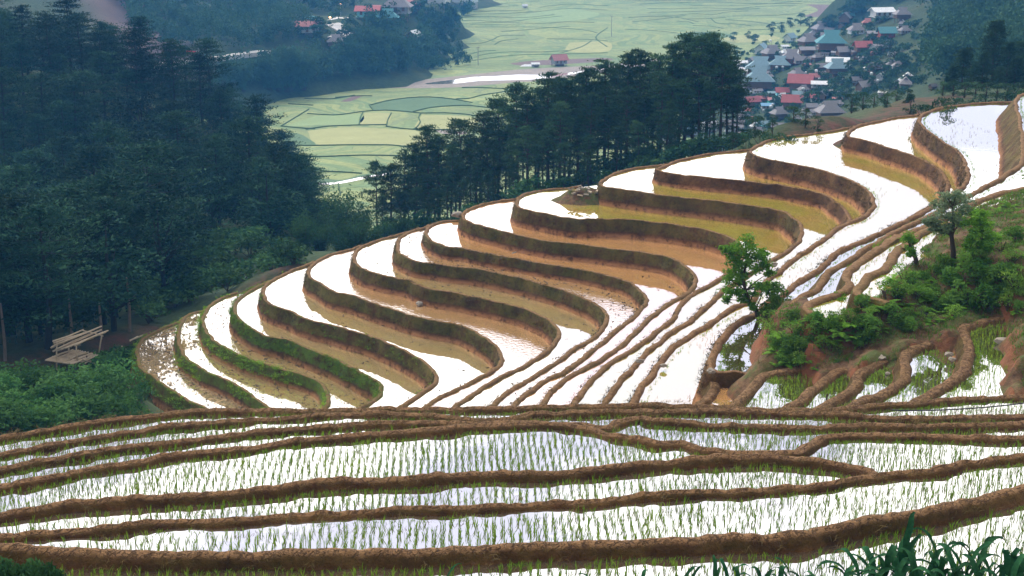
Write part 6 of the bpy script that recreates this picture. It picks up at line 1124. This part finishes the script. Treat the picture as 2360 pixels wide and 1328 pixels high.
for i in (15, 16, 17, 18, 13): P.append(bank_points(CK[i], zK[i], -1, int(len(CK[i]) * 3), (.34, .5), lambda o1: -.05 + 0 * o1, .04))
P = np.vstack(P); V, F = tufts(P, r, 4, (.08, .2), .010, .5, .5, .03); tag(link('bank_grass', tri_mesh('bank_grass', V, F), M['rice']), 'green grass along the water edge of the right-hand bunds', 'grass', None, 'stuff')
P = []
for i in range(7):
    z, C, poly = SL[('F', i)]; hb_ = .24 + .13; P.append(bank_points(C, z, 1, int(len(C) * (1.3 if i < 3 else 2.2)), (.36, .46), lambda o1: -.02 + 0 * o1, .035))
P = np.vstack(P); k = np.array([noise.noise(Vector((a * .6, b * .6, c_))) > -.12 for a, b, c_ in P]); V, F = tufts(P[k], r, 4, (.05, .15), .008, .7, .5, .03); tag(link('bank_grass', tri_mesh('bank_grass', V, F), M['rice']), 'short green grass along the foot of the foreground bunds', 'grass', None, 'stuff')
# floating leaves and clods in the emptier terraces
P = []
for i, dn in [(0, 1.2), (1, .7), (2, .7), (3, .2), (4, .2), (6, .3), (7, .9), (8, .15)]:
    z, C, poly = SL[('K', i)]; P0 = np.stack([r.uniform(-45, 20, 9000), r.uniform(60, 125, 9000)], 1); k = inq(P0, poly, 0, .5) & inq(P0, poly, -.5, 0) & ~inq(P0, SL[('K', i + 1)][2], 0, -.3) & visible(P0, z); P0 = P0[k][:int(260 * dn)]; P.append(np.column_stack([P0, np.full(len(P0), z + .01)]))
P = np.vstack(P); V, F = tufts(P, r, 3, (.03, .12), .05, 1.8, .9, .06); tag(link('floating_clods', tri_mesh('floating_clods', V, F), M['bark']), 'dark clods and dead leaves floating in the lower terraces', 'debris', None, 'stuff')
# ---------------------------------------------------------------- young maize in the near right corner, weeds in the near left corner
def corn_mesh(seed, H=.95):
    rg = np.random.RandomState(seed); mb = MB(); st = MB(); st.tube([(0, 0, -.2), (0, 0, H * .45), (.01, 0, H * .8)], [.02, .016, .008], 7); n = rg.randint(8, 11)
    for k in range(n):
        a = k * math.pi + rg.uniform(-.7, .7) + seed; z0 = H * (.08 + .62 * k / n); L = H * rg.uniform(.6, .95) * (1 if k > 1 else .6); el = rg.uniform(.9, 1.35) if k > n - 4 else rg.uniform(.6, 1.05); wd = .054 * rg.uniform(.8, 1.15)
        x = np.array([math.cos(a), math.sin(a), 0]); s = np.array([-math.sin(a), math.cos(a), 0]); p = np.array([0, 0, z0]); ang = el; V = []; m_ = 12; droop = rg.uniform(1.5, 2.8)
        for j in range(m_):
            u = j / (m_ - 1); w_ = wd * (.35 + 1.3 * u ** .5) * (1 - u ** 2.6) + .001; up = np.array([0, 0, 1]) * .35 * w_; wav = s * .010 * math.sin(u * 14 + k); tw = np.array([0, 0, .006]) * math.sin(u * 19 + k * 2)
            V += [p - s * w_ + up + wav + tw, p, p + s * w_ + up + wav - tw]; d = x * math.cos(ang) + np.array([0, 0, math.sin(ang)]); p = p + d * L / m_; ang -= droop / m_ * (.4 + 1.5 * u)
        F = []
        for j in range(m_ - 1):
            for q in range(2): b_ = j * 3 + q; F.append((b_, b_ + 1, b_ + 4, b_ + 3))
        mb.add(V, F)
    return mb.mesh('leaves', True), st.mesh('stalk', True)
CM = [corn_mesh(s) for s in range(6)]
for a, b_ in CM: a.materials.append(M['corn_leaf']); b_.materials.append(M['corn_leaf'])
corn = [(2250, 1216, 21), (2225, 1248, 20.6), (2290, 1262, 20.8), (2320, 1272, 20.5), (2205, 1262, 21.2), (2165, 1240, 21), (2185, 1275, 20.5), (2140, 1265, 20.8), (2108, 1262, 21), (2080, 1240, 20.8), (2062, 1228, 21.2), (2040, 1268, 20.6), (2015, 1262, 20.9), (1985, 1268, 20.7), (1965, 1280, 20.5), (2345, 1282, 20.9), (2265, 1290, 20.2), (2120, 1295, 20.2), (2000, 1300, 20.2), (2060, 1300, 20.1), (1795, 1288, 20.5), (1830, 1300, 20.4), (1860, 1305, 20.5), (1760, 1302, 20.3), (1895, 1305, 20.6), (1680, 1278, 20.8), (1705, 1300, 20.4), (1650, 1308, 20.3), (1572, 1295, 20.5), (1590, 1310, 20.4), (1475, 1302, 20.5), (1372, 1308, 20.4), (1350, 1315, 20.3), (1022, 1312, 20.4), (1045, 1316, 20.5), (2330, 1305, 20.2), (2170, 1300, 20.0), (1940, 1312, 20.2)]
for i, (px, ty, d) in enumerate(corn):
    p = atd(px, 1328, d); x, y = p[0], p[1]; z = T(x, y) - .05; h = top_scale(x, y, z, ty + (12 if px < 1900 else 0)); s = max(.5, h / .95); a, b_ = CM[i % 6]
    e = empty('maize_plant', (x, y, z), rng.uniform(0, 6.28)); e.scale = (min(s, 1.15) * (.62 if px < 1900 else .85),) * 2 + (s,); tag(e, 'dark green young maize plant at the bottom edge of the picture', 'maize plant', 'young maize plants along the bottom edge'); link('leaves', a, None, e); link('stalk', b_, None, e)
WM = [shrub_mesh(s, .4, .07, 900, 7, .9) for s in (131, 132)]
for a, b_ in WM: a.materials.append(M['broad_leaf']); b_.materials.append(M['bark'])
for i, (px, ty, d, w_) in enumerate([(15, 1282, 21.5, 1), (45, 1290, 21.3, 1.1), (80, 1278, 21.4, .9), (105, 1296, 21, 1), (60, 1306, 20.8, 1.2), (20, 1305, 20.8, 1.2), (128, 1308, 20.8, .9), (-5, 1290, 21, 1)]):
    p = atd(px, 1328, d); z = T(p[0], p[1]) - .05; h = top_scale(p[0], p[1], z, ty); s = max(.6, h / .56); e = empty('weed_clump', (p[0], p[1], z), i); e.scale = (1.1 * w_, 1.1 * w_, s); tag(e, 'dark leafy weed clump in the bottom left corner', 'weed', 'weed clumps in the bottom left corner'); link('foliage', WM[i % 2][0], None, e); link('stem', WM[i % 2][1], None, e)
r2 = np.random.RandomState(9); P = np.stack([r2.uniform(-11, 13, 1500), r2.uniform(20.5, 23.0, 1500)], 1); P = P[(P[:, 0] < -7) | (r2.rand(1500) < .12)]; P = np.column_stack([P, rbf_eval(TF, P)]); V, F = tufts(P, r2, 7, (.15, .45), .008, .9, .7, .06); tag(link('bank_weeds', tri_mesh('bank_weeds', V, F), M['bush_leaf']), 'grassy weeds on the near bank at the bottom edge', 'weeds', None, 'stuff')
# ---------------------------------------------------------------- haze
m, t, o = mat_new('valley_haze'); pv = N(t, 'ShaderNodeVolumePrincipled'); pv.inputs['Color'].default_value = (.10, .42, .98, 1); pv.inputs['Density'].default_value = .00032; pv.inputs['Anisotropy'].default_value = 0.0
t.links.new(pv.outputs[0], o.inputs['Volume']); M['haze'] = m
mb = MB(); mb.box((0, 950, (GZ.min() - 2 + GZ.max() + 30) / 2), (2600, 2100, GZ.max() + 30 - GZ.min() + 2)); tag(mb.obj('haze', m), 'thin blue haze filling the valley air', 'haze', None, 'stuff')
print('zrange', GZ.min(), GZ.max())
for o_ in COL.objects:                      # names of the setting
    n_ = o_.name.split('.')[0]
    if n_ in ('terrace_bank', 'paddy_water') : o_['kind'] = 'structure'
